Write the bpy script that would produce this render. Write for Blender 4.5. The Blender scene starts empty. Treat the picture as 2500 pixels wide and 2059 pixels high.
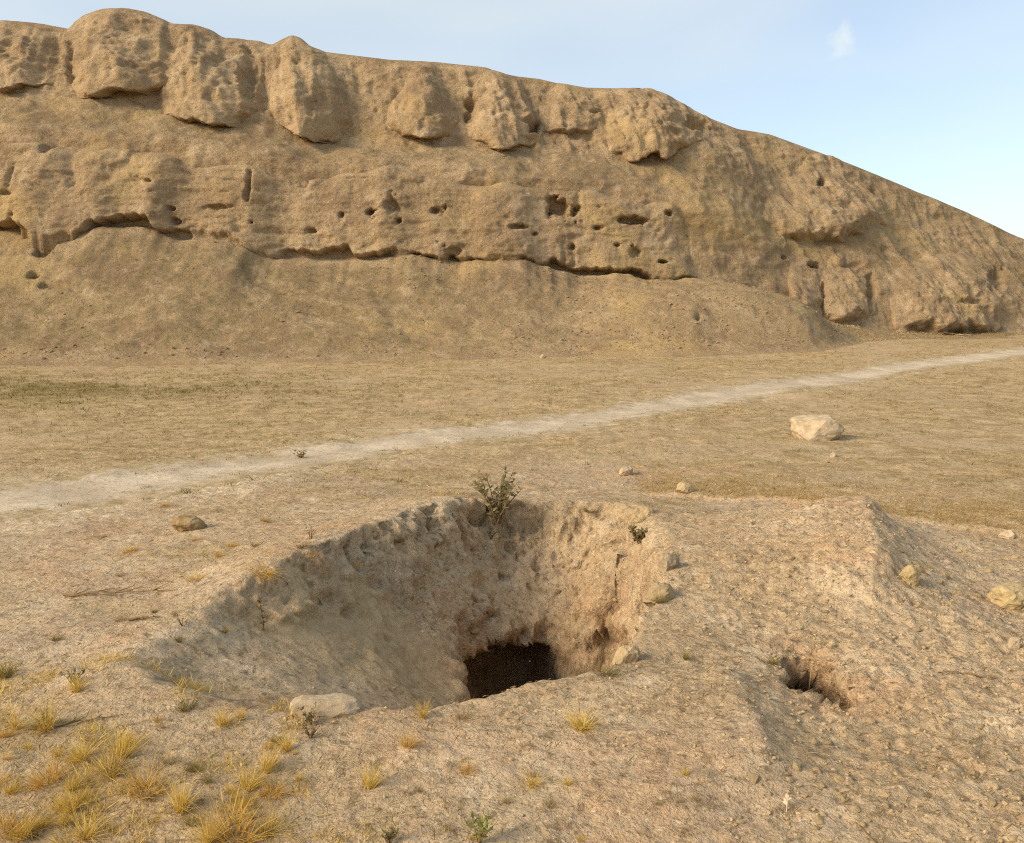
import bpy, math, random
import numpy as np
from mathutils import Vector, Matrix

sc = bpy.context.scene
COL = sc.collection
R = math.radians
rng = np.random.default_rng(7)
random.seed(7)

# ------------------------------------------------------------------ camera
CAM_H = 1.7
PITCH = R(7.1)
cam = bpy.data.cameras.new('camera')
cam.sensor_width = 36.0
cam.lens = 31.18
cam.clip_start = 0.05
cam.clip_end = 6000
camo = bpy.data.objects.new('camera', cam)
COL.objects.link(camo)
camo.location = (0, 0, CAM_H)
camo.rotation_euler = (R(90) - PITCH, 0, 0)
sc.camera = camo

# ------------------------------------------------------------------ sky and sun
SUN_EL, SUN_AZ = R(29), R(-119)          # azimuth measured from +Y towards +X
world = bpy.data.worlds.new('World')
sc.world = world
world.use_nodes = True
wt = world.node_tree
wn, wl = wt.nodes, wt.links
bg = wn['Background']
sky = wn.new('ShaderNodeTexSky')
sky.sky_type = 'NISHITA'
sky.sun_disc = False
sky.sun_elevation = SUN_EL
sky.sun_rotation = SUN_AZ % (2 * math.pi)
sky.air_density = 1.0
sky.dust_density = 1.3
sky.ozone_density = 1.0
tc = wn.new('ShaderNodeTexCoord')
# thin high cloud veil and small puffs, laid over the sky by direction
mp = wn.new('ShaderNodeMapping')
mp.inputs['Scale'].default_value = (1.6, 1.6, 4.2)
mp.inputs['Location'].default_value = (0.95, 0.0, 0.35)
wl.new(tc.outputs['Generated'], mp.inputs['Vector'])
nz = wn.new('ShaderNodeTexNoise')
nz.inputs['Scale'].default_value = 1.0
nz.inputs['Detail'].default_value = 3
nz.inputs['Roughness'].default_value = 0.52
nz.inputs['Distortion'].default_value = 0.35
wl.new(mp.outputs[0], nz.inputs['Vector'])
rp = wn.new('ShaderNodeValToRGB')
rp.color_ramp.elements[0].position = 0.30
rp.color_ramp.elements[0].color = (.30, .30, .30, 1)
rp.color_ramp.elements[1].position = 0.70
wl.new(nz.outputs['Fac'], rp.inputs[0])
# one small fair-weather puff
def puff(az, el, size, stretch):
    d = Vector((math.sin(az) * math.cos(el), math.cos(az) * math.cos(el), math.sin(el)))
    sub = wn.new('ShaderNodeVectorMath'); sub.operation = 'SUBTRACT'
    sub.inputs[1].default_value = d
    nw = wn.new('ShaderNodeTexNoise'); nw.inputs['Scale'].default_value = 26; nw.inputs['Detail'].default_value = 5
    wl.new(tc.outputs['Generated'], nw.inputs['Vector'])
    off = wn.new('ShaderNodeVectorMath'); off.operation = 'MULTIPLY_ADD'
    off.inputs[1].default_value = (size * 2.6,) * 3
    off.inputs[2].default_value = (-size * 1.3,) * 3
    wl.new(nw.outputs['Color'], off.inputs[0])
    wl.new(tc.outputs['Generated'], sub.inputs[0])
    ad = wn.new('ShaderNodeVectorMath'); ad.operation = 'ADD'
    wl.new(sub.outputs[0], ad.inputs[0]); wl.new(off.outputs[0], ad.inputs[1])
    scl = wn.new('ShaderNodeVectorMath'); scl.operation = 'MULTIPLY'
    scl.inputs[1].default_value = (1 / stretch, 1 / stretch, 1)
    wl.new(ad.outputs[0], scl.inputs[0])
    ln = wn.new('ShaderNodeVectorMath'); ln.operation = 'LENGTH'
    wl.new(scl.outputs[0], ln.inputs[0])
    mr = wn.new('ShaderNodeMapRange'); mr.interpolation_type = 'SMOOTHSTEP'
    mr.inputs['From Min'].default_value = size
    mr.inputs['From Max'].default_value = -size * .35
    wl.new(ln.outputs['Value'], mr.inputs['Value'])
    return mr.outputs[0]
PX = 1826.0
def px_dir(xd, yd):                      # direction of a picture point (photo at 2108 px wide)
    u, v = (xd - 1054) / PX, (868 - yd) / PX
    return Vector((u, math.cos(PITCH) + v * math.sin(PITCH), -math.sin(PITCH) + v * math.cos(PITCH))).normalized()
dd = px_dir(1728, 106)
p1 = puff(math.atan2(dd.x, dd.y), math.asin(dd.z), 0.040, 1.9)
mxa = wn.new('ShaderNodeMath'); mxa.operation = 'MAXIMUM'
mul = wn.new('ShaderNodeMath'); mul.operation = 'MULTIPLY'; mul.inputs[1].default_value = 0.80
wl.new(rp.outputs[0], mul.inputs[0])
wl.new(mul.outputs[0], mxa.inputs[0]); wl.new(p1, mxa.inputs[1])
mix = wn.new('ShaderNodeMixRGB')
mix.inputs[2].default_value = (4.35, 4.65, 4.6, 1)
wl.new(mxa.outputs[0], mix.inputs[0]); wl.new(sky.outputs[0], mix.inputs[1])
wl.new(mix.outputs[0], bg.inputs[0])
bg.inputs[1].default_value = 0.088

sun = bpy.data.lights.new('sun', 'SUN')
sun.energy = 2.0
sun.angle = R(22)
sun.color = (1.0, 0.83, 0.61)
suno = bpy.data.objects.new('sun', sun)
COL.objects.link(suno)
sdir = Vector((math.sin(SUN_AZ) * math.cos(SUN_EL), math.cos(SUN_AZ) * math.cos(SUN_EL), math.sin(SUN_EL)))
suno.rotation_euler = (-sdir).to_track_quat('-Z', 'Y').to_euler()
suno.location = (-20, -12, 30)

vs = sc.view_settings
vs.view_transform = 'Standard'
vs.look = 'None'
vs.exposure = 1.2
vs.gamma = 1.0
vs.use_curve_mapping = False
sc.cycles.use_denoising = False
sc.cycles.filter_width = 1.1
sc.cycles.sample_clamp_indirect = 4.0

# ------------------------------------------------------------------ measuring helpers
def zat(yd, Y):                          # height of a point seen in picture row yd at forward distance Y
    return CAM_H + Y * np.tan(np.arctan((868 - np.asarray(yd, float)) / PX) - PITCH)
def xat(xd, Y, Z):
    return (np.asarray(xd, float) - 1054) / PX * (Y * math.cos(PITCH) - (Z - CAM_H) * math.sin(PITCH))
def W(xd, yd, z=0.0):                    # ground point at height z seen at (xd, yd)
    Y = (z - CAM_H) / math.tan(math.atan((868 - yd) / PX) - PITCH)
    return float(xat(xd, Y, z)), float(Y)

# ------------------------------------------------------------------ noise
_T = np.random.default_rng(11).uniform(-1, 1, (64, 64, 64)).astype(np.float32)
def vn(x, y, z):
    x = np.asarray(x, np.float32); y = np.asarray(y, np.float32); z = np.asarray(z, np.float32)
    x, y, z = np.broadcast_arrays(x, y, z)
    fx, fy, fz = np.floor(x), np.floor(y), np.floor(z)
    tx, ty, tz = x - fx, y - fy, z - fz
    tx = tx * tx * tx * (tx * (tx * 6 - 15) + 10); ty = ty * ty * ty * (ty * (ty * 6 - 15) + 10); tz = tz * tz * tz * (tz * (tz * 6 - 15) + 10)
    x0 = fx.astype(np.int32) & 63; y0 = fy.astype(np.int32) & 63; z0 = fz.astype(np.int32) & 63
    x1, y1, z1 = (x0 + 1) & 63, (y0 + 1) & 63, (z0 + 1) & 63
    def L(a, b, t): return a + (b - a) * t
    return L(L(L(_T[x0, y0, z0], _T[x1, y0, z0], tx), L(_T[x0, y1, z0], _T[x1, y1, z0], tx), ty),
             L(L(_T[x0, y0, z1], _T[x1, y0, z1], tx), L(_T[x0, y1, z1], _T[x1, y1, z1], tx), ty), tz)
def fbm(x, y, z, size, octv=4, gain=0.5, ridge=False, off=0.0):
    s = 1.0 / size; a = 1.0; t = 0.0; n = 0.0
    x = np.asarray(x, float); y = np.asarray(y, float); z = np.asarray(z, float)
    for k in range(octv):
        c, d = math.cos(0.7 * k + .3), math.sin(0.7 * k + .3)
        v = vn((x * c - y * d) * s + 13.7 * k + off, (x * d + y * c) * s + 5.1 * k + off * 1.7, z * s + 31.3 * k + off * .6)
        if ridge: v = 1 - 2 * np.abs(v)
        t = t + a * v; n += a; a *= gain; s *= 2.03
    return t / n
def sstep(a, b, v):
    t = np.clip((np.asarray(v, float) - a) / (b - a), 0, 1)
    return t * t * (3 - 2 * t)
def seg_dist(x, y, pts):
    """distance to a polyline, signed side (+ = left of travel), param along 0..1"""
    best = np.full(np.shape(x), 1e9); side = np.zeros(np.shape(x)); par = np.zeros(np.shape(x))
    n = len(pts) - 1
    for i in range(n):
        ax, ay = pts[i]; bx, by = pts[i + 1]
        dx, dy = bx - ax, by - ay
        t = np.clip(((x - ax) * dx + (y - ay) * dy) / (dx * dx + dy * dy), 0, 1)
        qx, qy = x - ax - t * dx, y - ay - t * dy
        d = np.hypot(qx, qy)
        m = d < best
        best = np.where(m, d, best)
        side = np.where(m, np.sign(dx * (y - ay) - dy * (x - ax)), side)
        par = np.where(m, (i + t) / n, par)
    return best, side, par
def poly_sd(x, y, pts):
    """signed distance to a closed polygon, positive inside"""
    d, _, _ = seg_dist(x, y, pts + [pts[0]])
    ins = np.zeros(np.shape(x), bool)
    n = len(pts)
    for i in range(n):
        ax, ay = pts[i]; bx, by = pts[(i + 1) % n]
        if ay == by: continue
        c = ((ay > y) != (by > y)) & (x < (bx - ax) * (y - ay) / (by - ay) + ax)
        ins ^= c
    return np.where(ins, d, -d)

# ------------------------------------------------------------------ ground shape
def WL(*pp): return [W(a, b) for a, b in pp]
RIDGE_A = WL((1470, 1030), (1640, 1045), (1742, 1082), (1785, 1150), (1812, 1235), (1790, 1330))
RIDGE_B = WL((1440, 1370), (1505, 1440), (1540, 1520), (1566, 1620), (1650, 1720))
BANK = WL((1250, 1000), (1420, 1022), (1600, 1040), (1850, 1075), (2160, 1105), (2700, 1130))
RIM = WL((225, 1400), (330, 1318), (470, 1240), (690, 1165), (830, 1105), (960, 1062), (1110, 1045), (1260, 1050), (1345, 1075),
         (1365, 1140), (1345, 1220), (1325, 1290), (1265, 1372), (1235, 1405), (1060, 1442), (985, 1466), (860, 1492), (640, 1492), (430, 1475), (300, 1445))
SHAFT = [(-0.19, 3.80), (0.42, 4.12), (0.64, 4.5), (0.82, 5.1), (0.98, 5.85), (0.85, 6.6), (0.25, 6.8), (-0.26, 6.5), (-0.34, 5.6), (-0.27, 4.6)]
PATH = [W(*p, z=0.0) for p in ((-700, 1120), (0, 1026), (300, 984), (600, 940), (900, 903), (1100, 882), (1300, 854), (1500, 822))]
PATH += [(xat(1700, 20.0, .17), 20.0), (xat(1900, 23.5, .3), 23.5), (xat(2108, 27.2, .45), 27.2), (xat(2400, 33, .7), 33.0), (30.0, 40.0)]
HOLE = W(1680, 1396)

def terrain(x, y):
    """large shape of the ground"""
    z = 0.021 * np.maximum(y - 12, 0) * sstep(12, 18, y) * (1 - sstep(60, 140, y))
    z = z + 0.006 * x * sstep(10, 26, y) * (1 - sstep(60, 140, np.hypot(x, y)))
    z = z + 0.045 * fbm(x, y, 0, 2.6, 2, off=3.3) * (1 - sstep(300, 600, np.hypot(x, y)))
    z = z + 0.10 * fbm(x, y, 0, 11, 2, off=8.3) * sstep(9, 16, y)
    z = np.array(np.broadcast_to(z, np.shape(x)))
    m = (y > 5) & (y < 45) & (np.abs(x) < 45)
    z[m] -= .035 * np.exp(-(seg_dist(x[m], y[m], PATH)[0] / .55) ** 2)      # the worn path
    m = (np.abs(x) < 7) & (y > 1.2) & (y < 12)
    z[m] += near_shape(x[m], y[m])
    return z
def near_shape(x, y):
    z = np.zeros_like(x)
    # cut edge of the grassy field
    d, s, p = seg_dist(x, y, BANK)
    wob = 0.05 * fbm(x, y, 0, .35, 3, off=1.2)
    sd = d * s + wob
    z = z + 0.035 * sstep(-.05, .04, sd) * sstep(0.02, .2, p) * (1 - sstep(3.2, 8, sd))
    # spoil ridges
    for pts, h, wl_, wr_, o in ((RIDGE_A, .30, .9, .30, 5.), (RIDGE_B, .10, .50, .15, 9.)):
        d, s, p = seg_dist(x, y, pts)
        sd = d * s + .06 * fbm(x, y, 0, .5, 3, off=o)
        env = sstep(0, .1, p) * (.12 + .88 * sstep(.22, .55, p)) * (1 - sstep(.72, 1, p)) if o < 6 else sstep(0, .2, p) * (1 - sstep(.6, 1, p))
        left = sd > 0
        if o < 6: left = sd < 0
        else: left = sd < 0
        w = np.where(left, wl_, wr_)
        z = z + h * env * np.exp(-(np.abs(sd) / w) ** np.where(left, 1.6, 1.25)) * (1 + .25 * fbm(x, y, 0, .45, 3, off=o + 2))
    # raised lip around the pit
    sdr = poly_sd(x, y, RIM) + .13 * fbm(x, y, 0, .6, 5, off=4.4, gain=.6)
    z = z + (.06 + .11 * sstep(.2, -.8, x) * sstep(4.4, 5.6, y)) * np.exp(-(np.maximum(-sdr, 0) / .6) ** 2) * (1 - sstep(0, .3, sdr)) * sstep(-2.8, -1.5, x)
    # funnel of the pit: gentle at the near left, steep at the far side
    inside = np.maximum(sdr, 0)
    wgt = np.clip(.30 + .42 * sstep(3.7, 5.6, y + .55 * (x + .8)) + .28 * sstep(-1.3, .3, x), 0, 1)
    run = .70 - .20 * sstep(4.9, 5.6, y) + .30 * sstep(.45, 1.0, x)
    fun = 1 - np.exp(-(inside / run) ** 1.25)
    z = z - .95 * wgt * fun
    # shaft
    sds = poly_sd(x, y, SHAFT) + .08 * fbm(x, y, 0, .35, 4, off=6.1)
    z = z - 2.7 * sstep(-.05, .20 + .50 * sstep(4.9, 6.2, y), sds)
    d, s, p = seg_dist(x, y, [(-.21, 4.7), (-.26, 5.6), (-.31, 6.45)])
    z = z - .45 * np.exp(-(d / .065) ** 2) * sstep(0, .2, p) * (1 - sstep(.8, 1, p))
    # small burrow at the right
    hx, hy = (x - HOLE[0]) / .15, (y - HOLE[1]) / .29
    r = np.hypot(hx, hy) * np.where(hx > 0, .95, 1.0) + .10 * fbm(x, y, 0, .12, 2, off=2.2)
    z = z - .72 * (1 - sstep(.45, 1.02, r)) - .03 * np.exp(-r * r * .5)
    return z
def rough(x, y):
    """lumps and crumbs, fading with distance"""
    d = np.hypot(x, y)
    near = 1 - sstep(9, 22, d)
    crumb = sstep(.0, 1.6, x - .1 * y + .5 * fbm(x, y, 0, .9, 2, off=7.7)) * (1 - sstep(5.5, 8, y))
    z = .026 * fbm(x, y, 0, .42, 3, off=1.9)
    z = z + near * (.014 + .022 * crumb) * np.abs(fbm(x, y, 0, .13, 3, off=3.9))
    z = z + near * (.006 + .016 * crumb) * fbm(x, y, 0, .06, 2, off=5.9, ridge=True)
    return z
GRID = None
def gz(x, y):
    """height of the built ground sheet"""
    gx_, gy_, gz_ = GRID
    x, y = np.broadcast_arrays(np.asarray(x, float), np.asarray(y, float))
    i = np.clip(np.searchsorted(gx_, x) - 1, 0, len(gx_) - 2); j = np.clip(np.searchsorted(gy_, y) - 1, 0, len(gy_) - 2)
    a = (x - gx_[i]) / (gx_[i + 1] - gx_[i]); b = (y - gy_[j]) / (gy_[j + 1] - gy_[j])
    return (gz_[j, i] * (1 - a) + gz_[j, i + 1] * a) * (1 - b) + (gz_[j + 1, i] * (1 - a) + gz_[j + 1, i + 1] * a) * b

# ------------------------------------------------------------------ object helpers
def tag(o, label=None, cat=None, group=None, kind=None):
    if label: o['label'] = label
    if cat: o['category'] = cat
    if group: o['group'] = group
    if kind: o['kind'] = kind
    return o
def grid_faces(nr, nc, wrap=False):
    i = np.arange(nr - 1)[:, None]
    j = np.arange(nc if wrap else nc - 1)[None, :]
    j1 = (j + 1) % nc
    a = i * nc + j; b = i * nc + j1; c = (i + 1) * nc + j1; d = (i + 1) * nc + j
    return np.stack(np.broadcast_arrays(a, b, c, d), -1).reshape(-1, 4)
def mesh_np(name, v, quads=None, tris=None, smooth=True):
    v = np.ascontiguousarray(v, np.float32).reshape(-1, 3)
    me = bpy.data.meshes.new(name)
    me.vertices.add(len(v)); me.vertices.foreach_set('co', v.ravel())
    loops, starts, n = [], [], 0
    for f, k in ((quads, 4), (tris, 3)):
        if f is not None and len(f):
            f = np.asarray(f, np.int32)
            loops.append(f.ravel()); starts.append(n + np.arange(len(f), dtype=np.int32) * k); n += f.size
    L = np.concatenate(loops); S = np.concatenate(starts)
    me.loops.add(len(L)); me.loops.foreach_set('vertex_index', L)
    me.polygons.add(len(S)); me.polygons.foreach_set('loop_start', S)
    if smooth: me.polygons.foreach_set('use_smooth', np.ones(len(S), bool))
    else: me.polygons.foreach_set('use_smooth', np.zeros(len(S), bool))
    me.update(calc_edges=True)
    return me
def obj(name, me, mat=None, parent=None):
    o = bpy.data.objects.new(name, me)
    COL.objects.link(o)
    if mat and not me.materials: me.materials.append(mat)
    if parent: o.parent = parent
    return o
def attr(me, name, vals):
    a = me.attributes.new(name, 'FLOAT', 'POINT')
    a.data.foreach_set('value', np.ascontiguousarray(vals, np.float32).ravel())
def normals_grid(P):
    du = np.gradient(P, axis=1); dv = np.gradient(P, axis=0)
    n = np.cross(du, dv)
    return n / (np.linalg.norm(n, axis=-1, keepdims=True) + 1e-9)

# ------------------------------------------------------------------ materials
class NT:
    def __init__(s, name):
        s.m = bpy.data.materials.new(name); s.m.use_nodes = True
        s.t = s.m.node_tree; s.n = s.t.nodes; s.l = s.t.links
        s.b = s.n['Principled BSDF']
        s.b.inputs['Roughness'].default_value = .95
        s.b.inputs['Specular IOR Level'].default_value = .12
        s.tc = s.n.new('ShaderNodeTexCoord')
        s.geo = s.n.new('ShaderNodeNewGeometry')
        s.pos = s.geo.outputs['Position']
    def noise(s, scale, detail=5, rough=.55, stretch=None, off=(0, 0, 0), vec=None, dist=0.0):
        mp = s.n.new('ShaderNodeMapping'); mp.inputs['Location'].default_value = off
        if stretch: mp.inputs['Scale'].default_value = stretch
        s.l.new(vec or s.pos, mp.inputs[0])
        t = s.n.new('ShaderNodeTexNoise'); t.inputs['Scale'].default_value = scale
        t.inputs['Detail'].default_value = detail; t.inputs['Roughness'].default_value = rough
        t.inputs['Distortion'].default_value = dist
        s.l.new(mp.outputs[0], t.inputs['Vector'])
        return t.outputs['Fac']
    def ramp(s, fac, a, b, va=0., vb=1.):
        r = s.n.new('ShaderNodeMapRange'); r.interpolation_type = 'SMOOTHSTEP'
        r.inputs['From Min'].default_value = a; r.inputs['From Max'].default_value = b
        r.inputs['To Min'].default_value = va; r.inputs['To Max'].default_value = vb
        s.l.new(fac, r.inputs['Value']); return r.outputs[0]
    def mix(s, fac, a, b, mode='MIX'):
        m = s.n.new('ShaderNodeMixRGB'); m.blend_type = mode
        for i, v in ((0, fac), (1, a), (2, b)):
            if isinstance(v, (tuple, list)): m.inputs[i].default_value = (*v, 1) if len(v) == 3 else v
            elif isinstance(v, (int, float)): m.inputs[i].default_value = v
            else: s.l.new(v, m.inputs[i])
        return m.outputs[0]
    def math(s, op, a, b=None, c=None):
        m = s.n.new('ShaderNodeMath'); m.operation = op
        for i, v in ((0, a), (1, b), (2, c)):
            if v is None: continue
            if isinstance(v, (int, float)): m.inputs[i].default_value = v
            else: s.l.new(v, m.inputs[i])
        return m.outputs[0]
    def attr(s, name):
        a = s.n.new('ShaderNodeAttribute'); a.attribute_name = name; return a.outputs['Fac']
    def bump(s, h, strength, dist, prev=None):
        b = s.n.new('ShaderNodeBump'); b.inputs['Strength'].default_value = strength; b.inputs['Distance'].default_value = dist
        s.l.new(h, b.inputs['Height'])
        if prev is not None: s.l.new(prev, b.inputs['Normal'])
        return b.outputs[0]
    def done(s, col, nrm=None, lift=None):
        if lift:
            vm = s.n.new('ShaderNodeVectorMath'); vm.operation = 'MULTIPLY'; vm.inputs[1].default_value = lift
            s.l.new(col, vm.inputs[0]); col = vm.outputs[0]
        if isinstance(col, tuple): s.b.inputs['Base Color'].default_value = (*col, 1)
        else: s.l.new(col, s.b.inputs['Base Color'])
        if nrm is not None: s.l.new(nrm, s.b.inputs['Normal'])
        return s.m

def soil_ground():
    n = NT('dry_soil')
    big = n.noise(.55, 4, .55)
    mid = n.noise(2.3, 5, .6, off=(3, 1, 0))
    fine = n.noise(19, 6, .65, off=(7, 4, 2))
    grit = n.noise(95, 3, .7, off=(1, 9, 2))
    c = n.mix(n.ramp(big, .36, .62), (.37, .267, .155), (.45, .335, .205))
    c = n.mix(n.ramp(mid, .48, .70), c, (.52, .405, .265))
    c = n.mix(n.math('MULTIPLY', n.ramp(n.noise(1.1, 6, .66, off=(11, 3, 1)), .50, .64), .6), c, (.40, .245, .135))
    c = n.mix(n.math('MULTIPLY', n.ramp(n.noise(.9, 5, .6, off=(2, 17, 1)), .5, .66), .5), c, (.38, .30, .21))
    c = n.mix(n.ramp(n.noise(7.5, 6, .68, off=(3, 14, 2)), .50, .70, 0, .62), c, (.215, .15, .085))
    c = n.mix(n.ramp(fine, .52, .66, 0, .75), c, (.165, .115, .06))
    c = n.mix(n.ramp(n.noise(48, 4, .75, off=(9, 2, 4)), .52, .66, 0, .7), c, (.175, .12, .062))
    c = n.mix(n.ramp(n.noise(34, 5, .7, off=(5, 1, 7)), .55, .67, 0, .75), c, (.60, .475, .31))
    c = n.mix(n.ramp(grit, .60, .75, 0, .5), c, (.58, .45, .31))
    du = n.math('ADD', n.attr('dust'), n.math('MULTIPLY_ADD', n.noise(3.4, 8, .8, off=(8, 12, 0)), 2.8, -1.4))
    c = n.mix(n.ramp(du, .28, .62, 0, .9), c, n.mix(n.ramp(n.noise(19, 6, .72, off=(2, 3, 1)), .42, .62), (.38, .29, .175), (.60, .49, .34)))
    veg = n.attr('veg')
    streak = n.noise(3.2, 7, .74, off=(5, 5, 0))
    vc = n.mix(n.ramp(streak, .38, .62), (.27, .19, .088), (.47, .35, .19))
    vc = n.mix(n.ramp(n.noise(17, 5, .75, off=(3, 8, 0)), .50, .64, 0, .75), vc, (.15, .105, .045))
    vc = n.mix(n.ramp(n.noise(23, 5, .75, off=(13, 8, 5)), .55, .68, 0, .7), vc, (.54, .42, .245))
    vc = n.mix(n.ramp(n.noise(.45, 5, .65, off=(1, 4, 5)), .52, .66, 0, .6), vc, (.42, .315, .185))
    vc = n.mix(n.math('MULTIPLY', n.attr('green'), .75), vc, (.175, .135, .042))
    c = n.mix(veg, c, vc)
    h = n.bump(n.noise(60, 4, .72), .75, .02)
    h = n.bump(n.noise(11, 4, .66, off=(4, 4, 4)), .55, .06, h)
    return n.done(c, h, (1.13, 1.11, 1.08))
def soil_mound():
    n = NT('mud_brick_earth')
    big = n.noise(.22, 4, .55)
    mid = n.noise(.9, 6, .62, off=(3, 1, 0))
    strata = n.noise(.7, 6, .65, stretch=(.28, .28, 3.6), off=(2, 2, 5))
    fine = n.noise(4.5, 7, .7, off=(7, 4, 2))
    c = n.mix(n.ramp(big, .38, .62), (.325, .229, .127), (.41, .296, .163))
    c = n.mix(n.ramp(mid, .46, .72), c, (.48, .355, .21))
    c = n.mix(n.ramp(strata, .50, .72, 0, .55), c, (.245, .165, .092))
    c = n.mix(n.ramp(fine, .53, .72, 0, .7), c, (.15, .102, .058))
    c = n.mix(n.ramp(n.noise(9, 5, .7, off=(1, 3, 8)), .54, .68, 0, .7), c, (.54, .42, .26))
    c = n.mix(n.math('MULTIPLY', n.attr('veg'), n.ramp(n.noise(1.7, 6, .7, off=(9, 9, 1)), .35, .62, .15, .85)), c, (.215, .16, .075))
    c = n.mix(n.ramp(n.noise(.33, 3, .5, off=(6, 13, 3)), .52, .66, 0, .55), c, (.46, .325, .145))
    c = n.mix(n.ramp(n.noise(14, 5, .75, off=(2, 5, 8)), .53, .66, 0, .75), c, (.155, .108, .055))
    c = n.mix(n.ramp(n.noise(.55, 5, .68, stretch=(1, 1, .8), off=(21, 7, 3)), .50, .66, 0, .55), c, (.215, .145, .088))
    c = n.mix(n.ramp(n.noise(1.3, 5, .7, stretch=(1, 1, .35), off=(4, 27, 9)), .54, .70, 0, .5), c, (.50, .39, .255))
    h = n.bump(n.noise(9, 5, .78), .8, .12)
    h = n.bump(n.noise(2.2, 4, .66, stretch=(.45, .45, 2.2), off=(4, 4, 4)), .35, .2, h)
    return n.done(c, h, (1.02, 1.0, .99))
def soil_path():
    n = NT('pale_trodden_dust')
    c = n.mix(n.ramp(n.noise(1.6, 5, .6), .38, .64), (.45, .36, .245), (.58, .475, .345))
    c = n.mix(n.ramp(n.noise(7, 6, .7, stretch=(.5, 1.3, 1), off=(4, 1, 0)), .55, .74, 0, .75), c, (.29, .205, .115))
    c = n.mix(n.ramp(n.noise(60, 4, .7, off=(2, 2, 0)), .58, .76, 0, .5), c, (.66, .56, .44))
    ed = n.math('ADD', n.attr('edge'), n.math('MULTIPLY_ADD', n.noise(4.5, 8, .8, off=(8, 2, 0)), 2.8, -1.4))
    soil = n.mix(n.ramp(n.noise(7, 6, .7, off=(1, 6, 0)), .35, .66), (.27, .19, .088), (.45, .335, .18))
    c = n.mix(n.ramp(n.noise(19, 6, .72, off=(2, 3, 1)), .50, .66, 0, .7), c, (.27, .195, .105))
    c = n.mix(n.ramp(ed, .30, 1.0), c, soil)
    h = n.bump(n.noise(26, 7, .72), .5, .03)
    return n.done(c, h)
def stone_mat(name, a, b, dark=(.17, .12, .07), scale=14):
    n = NT(name)
    n.pos = n.tc.outputs['Object']
    inf = n.n.new('ShaderNodeObjectInfo')
    c = n.mix(n.ramp(n.noise(scale, 5, .6), .35, .65), a, b)
    c = n.mix(n.ramp(n.noise(scale * 3, 5, .7, off=(3, 2, 1)), .56, .76, 0, .6), c, dark)
    v = n.math('MULTIPLY_ADD', inf.outputs['Random'], .5, .72)
    c = n.mix(1.0, c, v, 'MULTIPLY')
    c = n.mix(n.ramp(n.noise(scale * .7, 6, .7, off=(6, 6, 6)), .46, .62, 0, .6), c, (.36, .265, .15))
    h = n.bump(n.noise(scale * 4, 6, .7), .5, .012)
    return n.done(c, h)
def grass_mat(name, cols, trans=.3):
    n = NT(name)
    r = n.n.new('ShaderNodeValToRGB')
    el = r.color_ramp.elements
    el[0].position = 0; el[0].color = (*cols[0], 1)
    el[1].position = 1; el[1].color = (*cols[-1], 1)
    for i, c in enumerate(cols[1:-1]):
        e = el.new((i + 1) / (len(cols) - 1)); e.color = (*c, 1)
    n.l.new(n.geo.outputs['Random Per Island'], r.inputs[0])
    tr = n.n.new('ShaderNodeBsdfTranslucent')
    n.l.new(r.outputs[0], tr.inputs[0])
    n.l.new(r.outputs[0], n.b.inputs['Base Color'])
    ms = n.n.new('ShaderNodeMixShader'); ms.inputs[0].default_value = trans
    n.l.new(n.b.outputs[0], ms.inputs[1]); n.l.new(tr.outputs[0], ms.inputs[2])
    n.l.new(ms.outputs[0], n.n['Material Output'].inputs[0])
    return n.m
M_GROUND, M_MOUND, M_PATH = soil_ground(), soil_mound(), soil_path()
M_PALE = stone_mat('pale_limestone', (.39, .295, .185), (.49, .38, .25))
M_BOULDER = stone_mat('cream_boulder', (.46, .355, .22), (.56, .44, .29))
M_TAN = stone_mat('tan_clod', (.33, .24, .125), (.43, .32, .175), scale=30)
M_YEL = stone_mat('yellowish_stone', (.36, .27, .13), (.46, .35, .18))
M_BROWN = stone_mat('brown_stone', (.28, .18, .08), (.42, .29, .14))
M_STRAW = grass_mat('straw_grass', [(.52, .33, .05), (.66, .46, .09), (.78, .60, .20), (.36, .22, .05), (.72, .52, .12)])
M_RUST = grass_mat('rusty_grass', [(.46, .25, .05), (.60, .35, .06), (.66, .46, .14), (.34, .18, .045)])
M_FIELD = grass_mat('field_grass', [(.24, .16, .065), (.36, .25, .11), (.47, .345, .175), (.20, .135, .05), (.42, .30, .14)], .2)
M_BANK = grass_mat('bank_straw', [(.30, .19, .065), (.42, .28, .10), (.50, .36, .15), (.24, .16, .06)], .25)
M_OLIVE = grass_mat('olive_grass', [(.14, .115, .03), (.22, .17, .05), (.28, .20, .06), (.17, .13, .04)], .25)
M_LEAF = grass_mat('grey_green_leaves', [(.13, .105, .04), (.21, .175, .075), (.33, .28, .15), (.15, .115, .045), (.46, .38, .22)], .25)
M_GREEN = grass_mat('fresh_green_leaves', [(.14, .17, .04), (.26, .28, .08), (.42, .38, .14), (.18, .2, .05)], .3)
M_TWIG = grass_mat('dry_twig', [(.14, .09, .04), (.20, .13, .06), (.26, .18, .09)], .0)
M_STALK = grass_mat('bleached_stalk', [(.55, .43, .28), (.66, .54, .38)], .1)

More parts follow.
